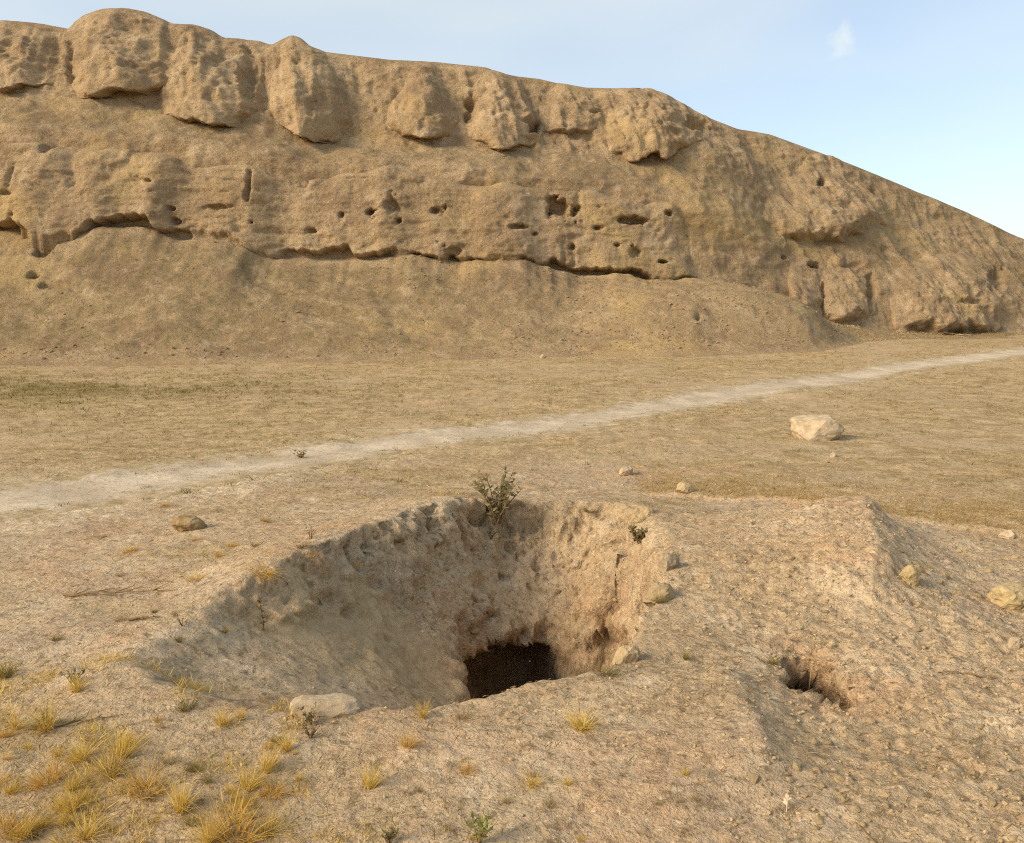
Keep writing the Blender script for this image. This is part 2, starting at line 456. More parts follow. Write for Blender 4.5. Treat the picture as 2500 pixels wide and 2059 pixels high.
# ------------------------------------------------------------------ ground sheet
def graded(core, ratio, far, step, lo_far=None):
    a, b = core
    mid = list(np.arange(a, b, step))
    up = [mid[-1]]; s = step
    while up[-1] < far: s *= ratio; up.append(up[-1] + s)
    dn = [mid[0]]; s = step
    lf = -far if lo_far is None else lo_far
    while dn[-1] > lf: s *= ratio * (1.0 if lo_far is None else 1.03); dn.append(dn[-1] - s)
    return np.array(dn[:0:-1] + mid + up[1:])
gx = graded((-2.6, 2.6), 1.024, 2500, .016)
gy = graded((2.5, 7.8), 1.019, 2500, .0145, -1500)
X, Y = np.meshgrid(gx, gy)
Z = terrain(X, Y)
P = np.stack([X, Y, Z], -1)
N = normals_grid(P)
N[N[..., 2] < 0] *= -1
steep = np.clip(1 - N[..., 2], 0, 1)
msk = (steep > .15) & (np.abs(X) < 4) & (Y > 2) & (Y < 9)
# earth walls get lumps along their own normal, flat ground gets them upwards
P[..., 2] += rough(X, Y)
xs, ys, zs = P[..., 0][msk], P[..., 1][msk], P[..., 2][msk]
lump = .16 * fbm(xs, ys, zs, .42, 5, off=2.4, gain=.6) + .07 * fbm(xs, ys, zs, .14, 4, off=6.6, ridge=True) - .03
lump = lump - .12 * sstep(.22, .5, fbm(xs, ys, zs * 1.5, .16, 2, off=8.8)) * sstep(-.1, .3, fbm(xs, ys, zs, .7, 2, off=4.8))
P[msk] += N[msk] * (lump * sstep(.15, .5, steep[msk]))[:, None]
GRID = (gx, gy, P[..., 2].copy())
m = (np.abs(X) < 1.4) & (Y > 3.6) & (Y < 7.2) & (P[..., 2] < -.55)
vx, vy, vz = X[m] - .22, Y[m] - 4.9, P[..., 2][m]
rl = np.hypot(vx, vy) + 1e-6
push = .95 * sstep(.42, .08, X[m]) * sstep(-.84, -1.14, vz + .09 * fbm(X[m], Y[m], vz, .3, 3, off=3.)) * sstep(.15, .6, rl) * sstep(-.6, .25, vy / rl + .8 * (vx < 0))
q = P[m]; q[:, 0] += vx / rl * push; q[:, 1] += vy / rl * push; P[m] = q
m = (np.hypot(X - HOLE[0], (Y - HOLE[1]) * .6) < .26) & (P[..., 2] < -.06)
vx, vy, vz = X[m] - HOLE[0], Y[m] - HOLE[1], P[..., 2][m]
rl = np.hypot(vx, vy) + 1e-6
push = .26 * sstep(-.09, -.36, vz) * sstep(.0, .08, rl)
q = P[m]; q[:, 0] += vx / rl * push; q[:, 1] += vy / rl * push; P[m] = q
me = mesh_np('ground', P, quads=grid_faces(*X.shape))
def veg_mask(x, y):
    d, s, p = seg_dist(x, y, BANK)
    beyond = sstep(-.02, .05, d * s) * sstep(.02, .25, p)
    field = sstep(9.2, 11.5, y - .30 * x + 1.3 * fbm(x, y, 0, 1.6, 3, off=3.1))
    v = np.maximum(field * (.42 + .52 * sstep(-.28, .12, fbm(x, y, 0, 1.9, 5, off=24., gain=.6))), beyond * (.35 + .55 * sstep(-.25, .3, fbm(x, y, 0, 1.3, 4, off=5.5))))
    patch = sstep(.06, .42, fbm(x, y, 0, 1.1, 4, off=9.9)) * sstep(6.8, 7.8, y) * .8
    fore = sstep(-.1, .35, fbm(x, y, 0, .7, 4, off=12.)) * (1 - sstep(3.4, 3.9, y)) * (1 - sstep(-1.3, -.2, x)) * .45
    left = sstep(-.02, .3, fbm(x, y * 1.8, 0, .9, 4, off=15.)) * (1 - sstep(-.9, -.1, x - .15 * (y - 5))) * sstep(4.3, 5.4, y) * .75
    v = np.maximum.reduce([v, patch, fore, left])
    return np.clip(v * (1 - .9 * np.exp(-(seg_dist(x, y, PATH)[0] / .75) ** 3)), 0, 1)
def green_mask(x, y):
    cx, cy = -10.0, 19.0
    return np.exp(-((x - cx) / 5.5) ** 2 - ((y - cy) / 3.2) ** 2) * sstep(-.35, .25, fbm(x, y, 0, 1.4, 4, off=21.))
attr(me, 'veg', veg_mask(X, Y)); attr(me, 'green', green_mask(X, Y)); attr(me, 'dust', np.exp(-(seg_dist(X, Y, PATH)[0] / (1.05 + .5 * sstep(0, -4, X))) ** 2))
ground = tag(obj('ground', me, M_GROUND), kind='structure')

# ------------------------------------------------------------------ path strip
def polyline_at(pts, t):
    pts = np.array(pts); L = np.r_[0, np.cumsum(np.hypot(*np.diff(pts, axis=0).T))]
    return np.stack([np.interp(t, L, pts[:, 0]), np.interp(t, L, pts[:, 1])], -1), L[-1]
_, Lp = polyline_at(PATH, np.array([0.]))
tt = np.arange(0, Lp, .045)
cen, _ = polyline_at(PATH, tt)
k = np.ones(41) / 41
cen = np.stack([np.convolve(np.pad(cen[:, i], 20, mode='edge'), k, 'valid') for i in (0, 1)], -1)
tan = np.gradient(cen, axis=0); tan /= np.linalg.norm(tan, axis=1, keepdims=True)
nor = np.stack([-tan[:, 1], tan[:, 0]], -1)
hw = .86 + .2 * fbm(tt, 0, 0, 3.0, 2, off=1.)
e0 = -(hw + .42 * fbm(tt, 0, 0, .8, 5, off=3., gain=.75)); e1 = hw + .42 * fbm(tt, 0, 0, .7, 5, off=7., gain=.75)
q = np.linspace(0, 1, 25)[None, :]
off = e0[:, None] + (e1 - e0)[:, None] * q
PXY = cen[:, None, :] + nor[:, None, :] * off[..., None]
PZ = gz(PXY[..., 0], PXY[..., 1]) + .006 + .0006 * PXY[..., 1] - .03 * np.abs(2 * q - 1) ** 10
me = mesh_np('path', np.dstack([PXY, PZ]), quads=grid_faces(*PZ.shape)[:, ::-1])
attr(me, 'edge', np.abs(2 * q - 1) * np.ones_like(PZ))
path = tag(obj('path', me, M_PATH), kind='structure')

# ------------------------------------------------------------------ mound
def YB(x): return 33.0 + .24 * x + .0035 * x * x          # plan line of the lower wall's base
#        x    foot  base  top  upper crest
COLS = [(-900, 770, 470, 270, 205, 45), (-200, 765, 470, 270, 195, 35), (0, 757, 478, 268, 190, 40), (160, 755, 492, 272, 192, 55), (360, 750, 485, 288, 228, 62),
        (500, 747, 506, 305, 255, 78), (640, 742, 536, 322, 285, 97), (800, 738, 536, 330, 290, 117), (1000, 736, 532, 345, 300, 131),
        (1150, 738, 566, 362, 305, 160), (1350, 735, 576, 392, 322, 180), (1450, 726, 575, 425, 335, 235), (1600, 712, 580, 490, 390, 275),
        (1760, 702, 600, 545, 440, 335), (1900, 699, 610, 555, 480, 390), (2108, 697, 630, 600, 540, 482), (2300, 692, 650, 620, 590, 560), (2600, 680, 660, 650, 640, 630), (3400, 670, 660, 655, 652, 650)]
CREST = [(-900, 45), (-200, 30), (0, 38), (100, 46), (150, 56), (163, 40), (185, 26), (215, 18), (265, 16), (305, 22), (340, 36), (362, 47), (410, 51), (440, 62), (465, 79),
         (500, 76), (535, 79), (560, 88), (572, 82), (585, 73), (605, 71), (625, 79), (642, 97), (680, 103), (800, 118), (900, 123), (1000, 134), (1040, 150), (1110, 158), (1150, 168), (1200, 176), (1270, 178), (1330, 179), (1360, 186), (1400, 207), (1450, 235),
         (1520, 262), (1590, 273), (1650, 295), (1760, 335), (1900, 392), (2000, 432), (2108, 483), (2300, 560), (2600, 630), (3400, 650)]
BASE = [(-900, 470), (0, 476), (110, 474), (165, 494), (215, 486), (245, 470), (345, 470), (370, 490), (440, 500), (515, 512), (560, 534), (640, 540), (735, 545), (775, 538), (850, 530), (940, 540), (1010, 540), (1060, 528), (1110, 552), (1200, 572), (1330, 578), (1450, 582),
        (1560, 610), (1660, 662), (1760, 674), (1900, 688), (2108, 684), (2300, 680), (2600, 668), (3400, 662)]
CA = np.array(COLS, float)
cx = []
for r in CA:
    x = 0.
    for _ in range(12): x = float(xat(r[0], YB(x) + 1.5, 5.0))
    cx.append(x)
cx = np.array(cx)
def colv(x, i): return np.interp(x, cx, CA[:, i])
def px_x(p):
    x = 0.
    for _ in range(12): x = float(xat(p, YB(x) + 1.5, 5.0))
    return x
def px_x2(p):
    x = 0.
    for _ in range(12): x = float(xat(p, YB(x) + 5.6, 11.0))
    return x
CRX = np.array([px_x2(p) for p, _ in CREST]); CRV = np.array([v for _, v in CREST], float)
BSX = np.array([px_x(p) for p, _ in BASE]); BSV = np.array([v for _, v in BASE], float)
mx = np.concatenate([np.linspace(-46, -21, 60)[:-1], np.arange(-21, 28, .072), np.geomspace(1, 60, 90)[1:] + 27])
# depths relative to YB:   foot, base, top, upper, crest
right = sstep(xat(1380, 40, 5), xat(1650, 40, 5), mx)
dyf = -np.interp(mx, [-20, -6, 2, 6, 10, 13, 16, 24], [6.0, 5.8, 6.2, 7.4, 7.4, 4.2, 2.8, 2.2])
dyb = np.zeros_like(mx)
dyt = 1.2 + .6 * right
dyu = 3.0 + .6 * right
dyc = 5.6 + .2 * right
yb = YB(mx)
rows = []
def sm(a, n=25):
    kk = np.hanning(n + 2)[1:-1]; kk /= kk.sum()
    return np.convolve(np.pad(a, n // 2, mode='edge'), kk, 'valid')
zf = gz(mx, yb + dyf)
prof = []
prof.append((yb + dyf - 2.5, gz(mx, yb + dyf - 2.5) - .5))
prof.append((yb + dyf, zf - .02))
prof.append((yb + dyb, sm(zat(np.interp(mx, BSX, BSV), yb))))
prof.append((yb + dyt, sm(zat(colv(mx, 3), yb + dyt))))
prof.append((yb + dyu, sm(zat(colv(mx, 4), yb + dyu))))
prof.append((yb + dyc, sm(zat(np.interp(mx, CRX, CRV), yb + dyc), 5)))
prof.append((yb + dyc + 7, prof[-1][1] - .5))
prof.append((yb + dyc + 26, np.zeros_like(mx) - .5))
nseg = [14, 95, 62, 44, 84, 26, 14]
Ym, Zm, Tm = [], [], []
for i, n in enumerate(nseg):
    for t in np.linspace(0, 1, n, endpoint=(i == len(nseg) - 1)):
        tz = t
        if i == 1: tz = t ** 1.35                       # concave talus
        Ym.append(prof[i][0] * (1 - t) + prof[i + 1][0] * t)
        Zm.append(prof[i][1] * (1 - tz) + prof[i + 1][1] * tz)
        Tm.append(i + t)
Ym, Zm = np.array(Ym), np.array(Zm); Tm = np.array(Tm)[:, None] * np.ones_like(mx)
# soften the profile's corners, keeping the crest line where it is
Zs = Zm.copy(); Ys = Ym.copy()
for _ in range(10):
    Zs[1:-1] = .25 * Zs[:-2] + .5 * Zs[1:-1] + .25 * Zs[2:]
    Ys[1:-1] = .25 * Ys[:-2] + .5 * Ys[1:-1] + .25 * Ys[2:]
Xm = np.broadcast_to(mx, Ys.shape)
PM = np.stack([Xm, Ys, Zs], -1)
NM = normals_grid(PM); NM[NM[..., 1] > 0] *= -1
NM[(NM[..., 2] < 0)] *= 1
x_, y_, z_ = PM[..., 0], PM[..., 1], PM[..., 2]
zc_ = y_ * math.cos(PITCH) - (z_ - CAM_H) * math.sin(PITCH)
PXm = 1054 + PX * x_ / zc_
PYm = 868 - PX * (y_ * math.sin(PITCH) + (z_ - CAM_H) * math.cos(PITCH)) / zc_
talus = sstep(1.0, 1.3, Tm) * (1 - sstep(1.85, 2.05, Tm))
face = sstep(1.9, 2.1, Tm) * (1 - sstep(4.85, 5.0, Tm))
rt = right[None, :]
dsp = .34 * fbm(x_, y_, z_, 3.2, 2, off=2.) * face * (1 - sstep(4.2, 4.9, Tm))
dsp = dsp + .12 * fbm(x_, y_, z_, 1.0, 4, off=5.) * (face + .45 * talus)
dsp = dsp + .045 * fbm(x_, y_, z_, .38, 4, off=8., ridge=True) * (face + 1.2 * talus)
dsp = dsp + .10 * fbm(x_ * 1.0, y_ * .15, z_ * 3.0, 1.2, 3, off=4.) * face          # weathered courses
# gullies run down the right flank
gul = fbm(x_ * 1.0 + .5 * z_, y_ * .1, z_ * .22, 1.5, 3, off=6., ridge=True)
dsp = dsp + rt * (.16 * gul - .1) * face * (1 - sstep(4.5, 5, Tm))
up_ = sstep(3.75, 4.15, Tm) * (1 - sstep(4.75, 5.0, Tm)) * (1 - .6 * rt)
dsp = dsp + up_ * (.26 * fbm(x_ + .25 * z_, 0, z_ * .16, 1.15, 4, off=37., ridge=True, gain=.55) - .05 + .10 * fbm(x_, y_, z_, .5, 4, off=39., ridge=True))
# debris fans on the talus
fan = np.exp(-(np.abs(x_ - 7.4) / 4.4) ** 3) * 1.1 + np.exp(-((x_ + 9.5) / 3.8) ** 2) * .35
dsp = dsp + fan * talus * (sstep(1.05, 1.55, Tm)) * (1 - sstep(1.55, 2.05, Tm)) * .9
dsp = dsp + .22 * fbm(x_, y_, z_, 2.4, 3, off=7.7) * talus
dsp = dsp + (.12 + .34 * fbm(x_, 0, 0, 1.3, 4, off=27.)) * sstep(1.55, 1.9, Tm) * (1 - sstep(1.98, 2.1, Tm)) * (1 - rt)      # heaps against the wall
dsp = dsp + .055 * fbm(x_, y_, z_, .75, 3, off=51., ridge=True) * face
def pock(cx_, cy_, rx, ry, dep):
    r = np.hypot((PXm - cx_) / rx, (PYm - cy_) / ry) * (1 + .5 * fbm(x_, y_, z_, .3, 2, off=9.))
    return dep * (1 - sstep(.5, 1.25, r)) * (Tm < 5)
for a in ((1100, 262, 14, 17, .9), (970, 215, 12, 14, .5), (968, 240, 10, 12, .4), (70, 570, 12, 7, .5), (115, 590, 26, 5, .35), (96, 510, 22, 22, .5), (1430, 265, 22, 16, .45), (1690, 378, 8, 8, .6), (1680, 543, 12, 6, .5), (1620, 525, 8, 5, .5), (1795, 395, 8, 14, .3),
          (1792, 600, 9, 34, .35), (1750, 546, 22, 5, .2), (1700, 595, 6, 22, .35), (2048, 580, 16, 26, .45), (1985, 625, 26, 7, .3), (2290, 520, 9, 9, .3), (515, 170, 14, 50, .35), (545, 200, 12, 40, .3), (1420, 490, 6, 12, .4), (1225, 235, 14, 4, .35), (1430, 690, 5, 4, .2), (150, 130, 12, 45, .35)):
    dsp = dsp - pock(*a)
# hollow behind the lower wall so that its foot stands undercut
dsp = dsp - .35 * (sstep(1.97, 2.08, Tm) * (1 - sstep(2.6, 2.9, Tm))) * (1 - rt)
PM0 = PM
PM = PM + NM * dsp[..., None]
me = mesh_np('mound', PM, quads=grid_faces(*Xm.shape))
vegm = np.clip(talus * (.45 + .45 * sstep(2, -4, x_)) + sstep(2.95, 3.2, Tm) * (1 - sstep(3.8, 4.05, Tm)) * .6 + sstep(4.9, 5, Tm) * .7 + .25 * rt, 0, 1)
attr(me, 'veg', vegm)
mound = tag(obj('mound', me, M_MOUND), kind='structure')

# ------------------------------------------------------------------ lower mud wall
def earth_noise(p, n, amp=1.0, fine=1.0):
    x, y, z = p[..., 0], p[..., 1], p[..., 2]
    d = .08 * fbm(x, y, z, 1.3, 3, off=31.) + .045 * fbm(x, y, z * 1.6, .5, 4, off=33.)
    d = d + fine * .04 * fbm(x, y, z, .22, 3, off=36., ridge=True)
    return p + n * (d * amp)[..., None]
wx = np.arange(-24, float(xat(1475, 37, 4)), .065)
hh = np.linspace(0, 1, 78)
wyb, wyt = YB(wx), YB(wx) + 1.2
wzb, wzt = sm(zat(np.interp(wx, BSX, BSV), wyb), 9), sm(zat(colv(wx, 3), wyt), 15) + .25 * fbm(wx, 0, 0, 3., 2, off=44.)
HH = hh[:, None]
Xw = np.broadcast_to(wx, (len(hh), len(wx)))
und = .02 + .09 * fbm(wx, 0, 0, 2.3, 3, off=2.) + .085 * fbm(wx, 0, 0, .7, 5, off=9., gain=.65)
for p0, p1, a_ in ((215, 360, .085), (590, 750, .07), (1110, 1340, .05), (-60, 40, .04), (380, 520, .05)):
    und = und + a_ * sstep(px_x(p0), px_x(p0 + 25), wx) * (1 - sstep(px_x(p1 - 25), px_x(p1), wx))
und = np.clip(und + .015, -.06, .24)[None, :]
Yw = wyb + (wyt - wyb) * HH
Zw = wzb + (wzt - wzb) * HH
endf = sstep(0., 3.4, wx[-1] - wx[None, :] + 1.2 * fbm(Xw, 0, Zw, 1.6, 3, off=77.))
out = .36 + .20 * fbm(Xw, 0, Zw, 3.2, 2, off=14.) + .30 * fbm(Xw, 0, Zw * .22, 1.5, 2, off=17.)
out = out + .06 * fbm(Xw, 0, Zw * 2.6, 1.1, 3, off=61., ridge=True) - .06 * sstep(.25, .6, fbm(Xw, 0, Zw * 1.5, .5, 3, off=71.)) + .035 * fbm(Xw * .2, 0, Zw, .28, 3, off=73.)
ucm = .25 + .75 * sstep(-.12, .12, fbm(wx, 0, 0, 1.6, 3, off=66.))
for p0, p1 in ((215, 360), (590, 750), (1110, 1340), (-60, 40)):
    ucm = np.maximum(ucm, sstep(px_x(p0), px_x(p0 + 25), wx) * (1 - sstep(px_x(p1 - 25), px_x(p1), wx)))
out = out - .95 * ucm[None, :] * (1 - sstep(und - .05, und + .03, HH + .03 * fbm(Xw, 0, Zw, .4, 3, off=19.)))                     # undercut foot
out = out * endf - .5 * (1 - endf)
out = out - 1.3 * sstep(.74, 1.0, HH + .12 * fbm(Xw, 0, Zw, 1.5, 3, off=81.)) ** 1.6 - .12 * sstep(.4, .9, HH)          # rounded shoulder
def dent(px, py, rx, ry, depth):
    Y0 = 32.
    for _ in range(6):
        Z0 = float(zat(py, Y0)); X0 = float(xat(px, Y0, Z0)); Y0 = float(YB(X0)) + .1
    return X0, Z0, rx * Y0 / PX, ry * Y0 / PX, depth
DENTS = [dent(*a) for a in ((78, 290, 13, 12, .8), (1158, 425, 26, 20, .9), (1140, 408, 14, 12, .6), (1308, 452, 36, 9, .9), (760, 436, 10, 7, .6), (806, 425, 14, 18, .5),
                            (505, 378, 4, 42, .4), (640, 475, 12, 6, .4), (700, 440, 6, 6, .4), (820, 455, 7, 6, .5), (895, 432, 10, 8, .5), (1232, 468, 8, 5, .5), (1366, 540, 11, 4, .7),
                            (1385, 436, 6, 5, .5), (1065, 468, 20, 5, .6), (1100, 482, 6, 5, .5), (450, 425, 26, 5, .35), (350, 430, 6, 4, .4), (615, 370, 8, 8, .4), (650, 350, 12, 8, .4),
                            (360, 455, 12, 10, .5), (300, 370, 8, 4, .3), (1270, 505, 7, 5, .4), (1180, 510, 6, 5, .4), (1310, 520, 12, 6, .4), (940, 520, 16, 10, .4), (38, 470, 4, 20, .3), (15, 400, 18, 6, .3), (20, 360, 5, 26, .2))]
rr = np.random.default_rng(5)
for _ in range(6):
    DENTS.append(dent(rr.uniform(-50, 1430), rr.uniform(380, 570), rr.uniform(2, 6), rr.uniform(2, 5), rr.uniform(.12, .35)))
wr_ = 2.0 * fbm(Xw, 0, Zw, .34, 4, off=3., gain=.65)
crk = 1 - np.abs(fbm(Xw, 0, Zw * .22, 1.7, 3, off=91.)) * 9          # a few upright cracks
out = out - .14 * np.clip(crk, 0, 1) * sstep(.05, .3, fbm(Xw, 0, Zw, 2.2, 2, off=95.))
lay = 1 - np.abs(fbm(Xw * .22, 0, Zw, 1.0, 3, off=97.)) * 8          # and bedding breaks
out = out - .08 * np.clip(lay, 0, 1) * sstep(-.05, .3, fbm(Xw, 0, Zw, 1.8, 2, off=99.))
for X0, Z0, rx, ry, dp in DENTS:
    r = np.hypot((Xw - X0) / rx, (Zw - Z0) / ry) * (1 + .5 * wr_)
    out = out - .75 * dp * (1 - sstep(.3, 1.3, r))
front = np.stack([Xw, Yw - out, Zw], -1)
nw_ = np.broadcast_to(np.array([0, -.97, .2]), front.shape)
front = earth_noise(front, nw_, 1.0)
foot_row = front[:1].copy(); foot_row[..., 2] -= 1.2; foot_row[..., 1] += .1
back_b = foot_row.copy(); back_b[..., 1] += 2.2
back_t = front[-1:].copy(); back_t[..., 1] += 1.2; back_t[..., 2] -= .6
PW = np.concatenate([back_b, foot_row, front, back_t, back_b], 0)
me = mesh_np('mud_wall', PW, quads=grid_faces(*PW.shape[:2]))
attr(me, 'veg', np.concatenate([np.zeros((2, len(wx))), sstep(.82, .98, HH) * np.ones_like(Xw) * .55, np.zeros((2, len(wx)))], 0))
lower = tag(obj('mud_wall', me, M_MOUND), 'long weathered mud wall, undercut at its foot, below the row of buttresses', 'wall')

# ------------------------------------------------------------------ eroded buttresses
def buttress(name, cxp, top, bot, hwp, label, cat, group, prof_pts, amp, t0, t1, skew=0., sag=.35, seed=1., edge=.14, foot=.07):
    """mud lobe weathered out of the mound's face: follows the face, bulges forward, overhangs at its foot; closed at the back"""
    cols = np.nonzero((PXm[sum(nseg[:4])] > cxp - hwp * 1.45) & (PXm[sum(nseg[:4])] < cxp + hwp * 1.45))[0]
    rws = np.nonzero((Tm[:, 0] >= t0) & (Tm[:, 0] <= t1))[0]
    c0, c1, r0, r1 = cols[0], cols[-1] + 1, rws[0], rws[-1] + 1
    B0 = PM0[r0:r1, c0:c1]; Nn = NM[r0:r1, c0:c1]; D = dsp[r0:r1, c0:c1]; T = Tm[r0:r1, c0:c1]
    x, y, z = B0[..., 0], B0[..., 1], B0[..., 2]
    b = (bot - PYm[r0:r1, c0:c1]) / (bot - top) + .75 * edge * fbm(x, y, z, .9, 4, off=seed + 3)
    b = b + np.maximum(T - 5, 0) * 1.3
    a = (PXm[r0:r1, c0:c1] - cxp) / hwp - skew * (b - .5) + edge * fbm(x, y, z, 1.1, 4, off=seed)
    pp = np.array(prof_pts)
    w = np.interp(np.clip(b, 0, 1), pp[:, 0], pp[:, 1])
    r2 = (a / w) ** 2
    dome = np.maximum(1 - np.abs(a / (w * 1.1)) ** 1.9, -.5)
    low = sstep(-.03, foot, b)
    topf = 1 - .80 * sstep(.35, 1.02, b)
    bul = amp * dome * topf
    bul = np.where(b < foot, -.45 + (bul + .45) * low, bul)
    bul = bul - .6 * sstep(1.0, 1.25, b)
    crk = np.clip(1 - np.abs(fbm(x, y, z * .35, 1.1, 3, off=seed + 21)) * 9, 0, 1) * .06 + np.clip(1 - np.abs(fbm(x * .3, y, z, .9, 3, off=seed + 27)) * 9, 0, 1) * .035
    bul = bul - np.where(bul > 0, 1, 0) * crk * np.minimum(1, np.maximum(bul, 0) * 3)
    bul = bul + np.where(bul > 0, 1, 0) * (.15 * fbm(x, y, z * .3, .8, 4, off=seed + 7, gain=.55) + .06 * fbm(x, y, z, .25, 3, off=seed + 9, ridge=True)) * np.minimum(1, np.maximum(bul, 0) * 2)
    Pb = B0 + Nn * (D * .9)[..., None]
    Pb[..., 1] -= bul * .97
    Pb[..., 2] += bul * .12 - sag * np.maximum(bul, 0) * np.exp(-(np.maximum(b, 0) / .22) ** 2)
    nr, nc = Pb.shape[:2]
    Bk = Pb.copy(); Bk[..., 1] += 1.6
    v = np.concatenate([Pb.reshape(-1, 3), Bk[::1].reshape(-1, 3)])
    f = grid_faces(nr, nc); n = nr * nc
    ring = np.concatenate([np.arange(nc), np.arange(1, nr) * nc + nc - 1, (nr - 1) * nc + np.arange(nc - 2, -1, -1), np.arange(nr - 2, 0, -1) * nc])
    r_1 = np.roll(ring, -1)
    f = np.concatenate([f, (f + n)[:, ::-1], np.stack([r_1, ring, ring + n, r_1 + n], -1)])
    me = mesh_np(name, v, quads=f)
    vg = vegm[r0:r1, c0:c1] * .3
    attr(me, 'veg', np.concatenate([vg.ravel(), vg.ravel()]))
    return tag(obj(name, me, M_MOUND), label, cat, group)
DOME = [(0, .40), (.06, .66), (.14, .86), (.25, .97), (.45, 1.0), (.65, .94), (.82, .76), (.93, .55), (1, .35)]
WIDE = [(0, .55), (.05, .76), (.12, .92), (.3, 1.0), (.6, .97), (.78, .90), (.9, .78), (1, .55)]
PEAR = [(0, .30), (.05, .56), (.12, .82), (.24, 1.0), (.42, .95), (.62, .76), (.78, .58), (.90, .48), (1, .40)]
G = 'eroded buttresses along the top of the mound'
buttress('wall_buttress', 35, 36, 190, 82, 'shallow mud buttress cut by the left edge of the picture', 'buttress', G, WIDE, .6, 3.2, 5.6, seed=1.)
buttress('wall_buttress', 254, 16, 202, 116, 'broadest and tallest mud buttress, its dome standing above the skyline', 'buttress', G, WIDE, .95, 3.2, 5.6, seed=13., edge=.16)
buttress('wall_buttress', 424, 44, 264, 100, 'mud buttress with sloping right shoulder, joined to the tallest dome', 'buttress', G, WIDE, .95, 3.2, 5.6, -.3, seed=25., edge=.16)
buttress('wall_buttress', 632, 72, 292, 74, 'pear-shaped mud buttress with a small knob rising over the skyline', 'buttress', G, PEAR, 1.15, 3.2, 5.6, -.30, .45, seed=37., edge=.12)
buttress('wall_buttress', 872, 140, 294, 68, 'narrow rounded mud buttress right of the pear-shaped one', 'buttress', G, PEAR, .85, 3.2, 5.6, .1, seed=49., edge=.18)
buttress('wall_buttress', 1035, 152, 314, 74, 'mud buttress with a dark burrow hole at its right side', 'buttress', G, PEAR, .7, 3.2, 5.6, -.1, seed=61., edge=.24)
buttress('wall_buttress', 1172, 172, 275, 56, 'low flat mud buttress right of the dark burrow hole near the crest', 'buttress', G, WIDE, .45, 3.2, 5.6, seed=73., sag=.1, edge=.25)
buttress('wall_buttress', 1338, 182, 328, 90, 'last mud buttress where the skyline starts to fall', 'buttress', G, DOME, .85, 3.0, 5.6, -.25, .4, seed=85., edge=.3)
G2 = 'mud outcrops on the right flank'
buttress('mud_outcrop', 1700, 338, 505, 112, 'broad mud outcrop high on the right flank below the skyline', 'outcrop', G2, DOME, .85, 2.0, 5.3, -.1, .05, seed=97., edge=.2, foot=.25)
buttress('mud_outcrop', 1655, 535, 668, 42, 'narrow cracked mud rib at the left of the low outcrops', 'outcrop', G2, PEAR, .5, 1.6, 4.2, .1, .0, seed=109., edge=.2, foot=.2)
buttress('mud_outcrop', 1742, 535, 672, 60, 'ribbed mud outcrop at the foot of the right flank, deep crack on its right', 'outcrop', G2, PEAR, .7, 1.6, 4.2, -.3, .0, seed=121., edge=.2, foot=.3)
buttress('mud_outcrop', 1945, 535, 700, 112, 'smooth yellowish mud outcrop at the foot of the mound, farthest right', 'outcrop', G2, WIDE, .85, 1.6, 4.4, -.1, .0, seed=133., edge=.16, foot=.2)

# ------------------------------------------------------------------ stones
MARKS_T = [(838, 1538, 'the orange tuft between slab and shaft'), (762, 1600, 'the tall thin tuft below the slab'), (548, 1560, 'the tall golden tuft'), (95, 1600, 'the wide orange tuft'), (98, 1490, 'the upper left straw tuft'),
           (252, 1545, 'the large yellow tuft'), (300, 1620, 'the rusty tuft of the patch'), (372, 1650, 'the slender straw tuft'), (480, 1700, 'the biggest brown clump'), (150, 1660, 'the low straw tuft'), (30, 1700, 'the tuft in the bottom left corner'),
           (160, 1415, 'the dark little weed'), (985, 1715, 'the green leafy weed'), (800, 1725, 'the dark green weed at the bottom'), (962, 1580, 'the small rusty tuft below the shaft'), (1197, 1490, 'the bushy straw tuft'),
           (384, 1085, 'the lone brown stone'), (250, 1222, 'the long dry branch'), (298, 1275, 'the short dry branch'), (545, 1190, 'the reddish grass patch'), (620, 940, 'the cushion weed by the path'), (640, 1100, 'the thin dry weed'), (330, 1318, 'the left corner of the pit')]
MARKS_C = [(1690, 1412, 'the burrow'), (1617, 1650, 'the bleached stalk'), (2060, 1700, 'the bottom right corner'), (1795, 1735, 'the thin stick'), (1560, 1500, 'the small ridge'), (1990, 1393, 'the dark stick'), (1879, 1195, 'the small yellowish stone'),
           (2082, 1230, 'the yellow stone at the right edge'), (2091, 1330, 'the little whitish stone'), (2076, 1105, 'the pale stone below the grass'), (1376, 1150, 'the pale block'), (1322, 1060, 'the orange tan clod'), (1412, 1350, 'the small dark tuft'),
           (1288, 1340, 'the upright boulder by the shaft'), (1785, 1150, 'the crest of the spoil heap'), (1560, 1130, 'the top of the sunlit spoil'), (1470, 1250, 'the pit-side foot of the spoil'), (1640, 1260, 'the near foot of the spoil heap'), (1470, 1110, 'the upper pit side of the spoil'), (1022, 1080, 'the leafy shrub'), (1135, 1170, 'the white pebble'), (1850, 1560, 'the middle of the crumbly ground')]
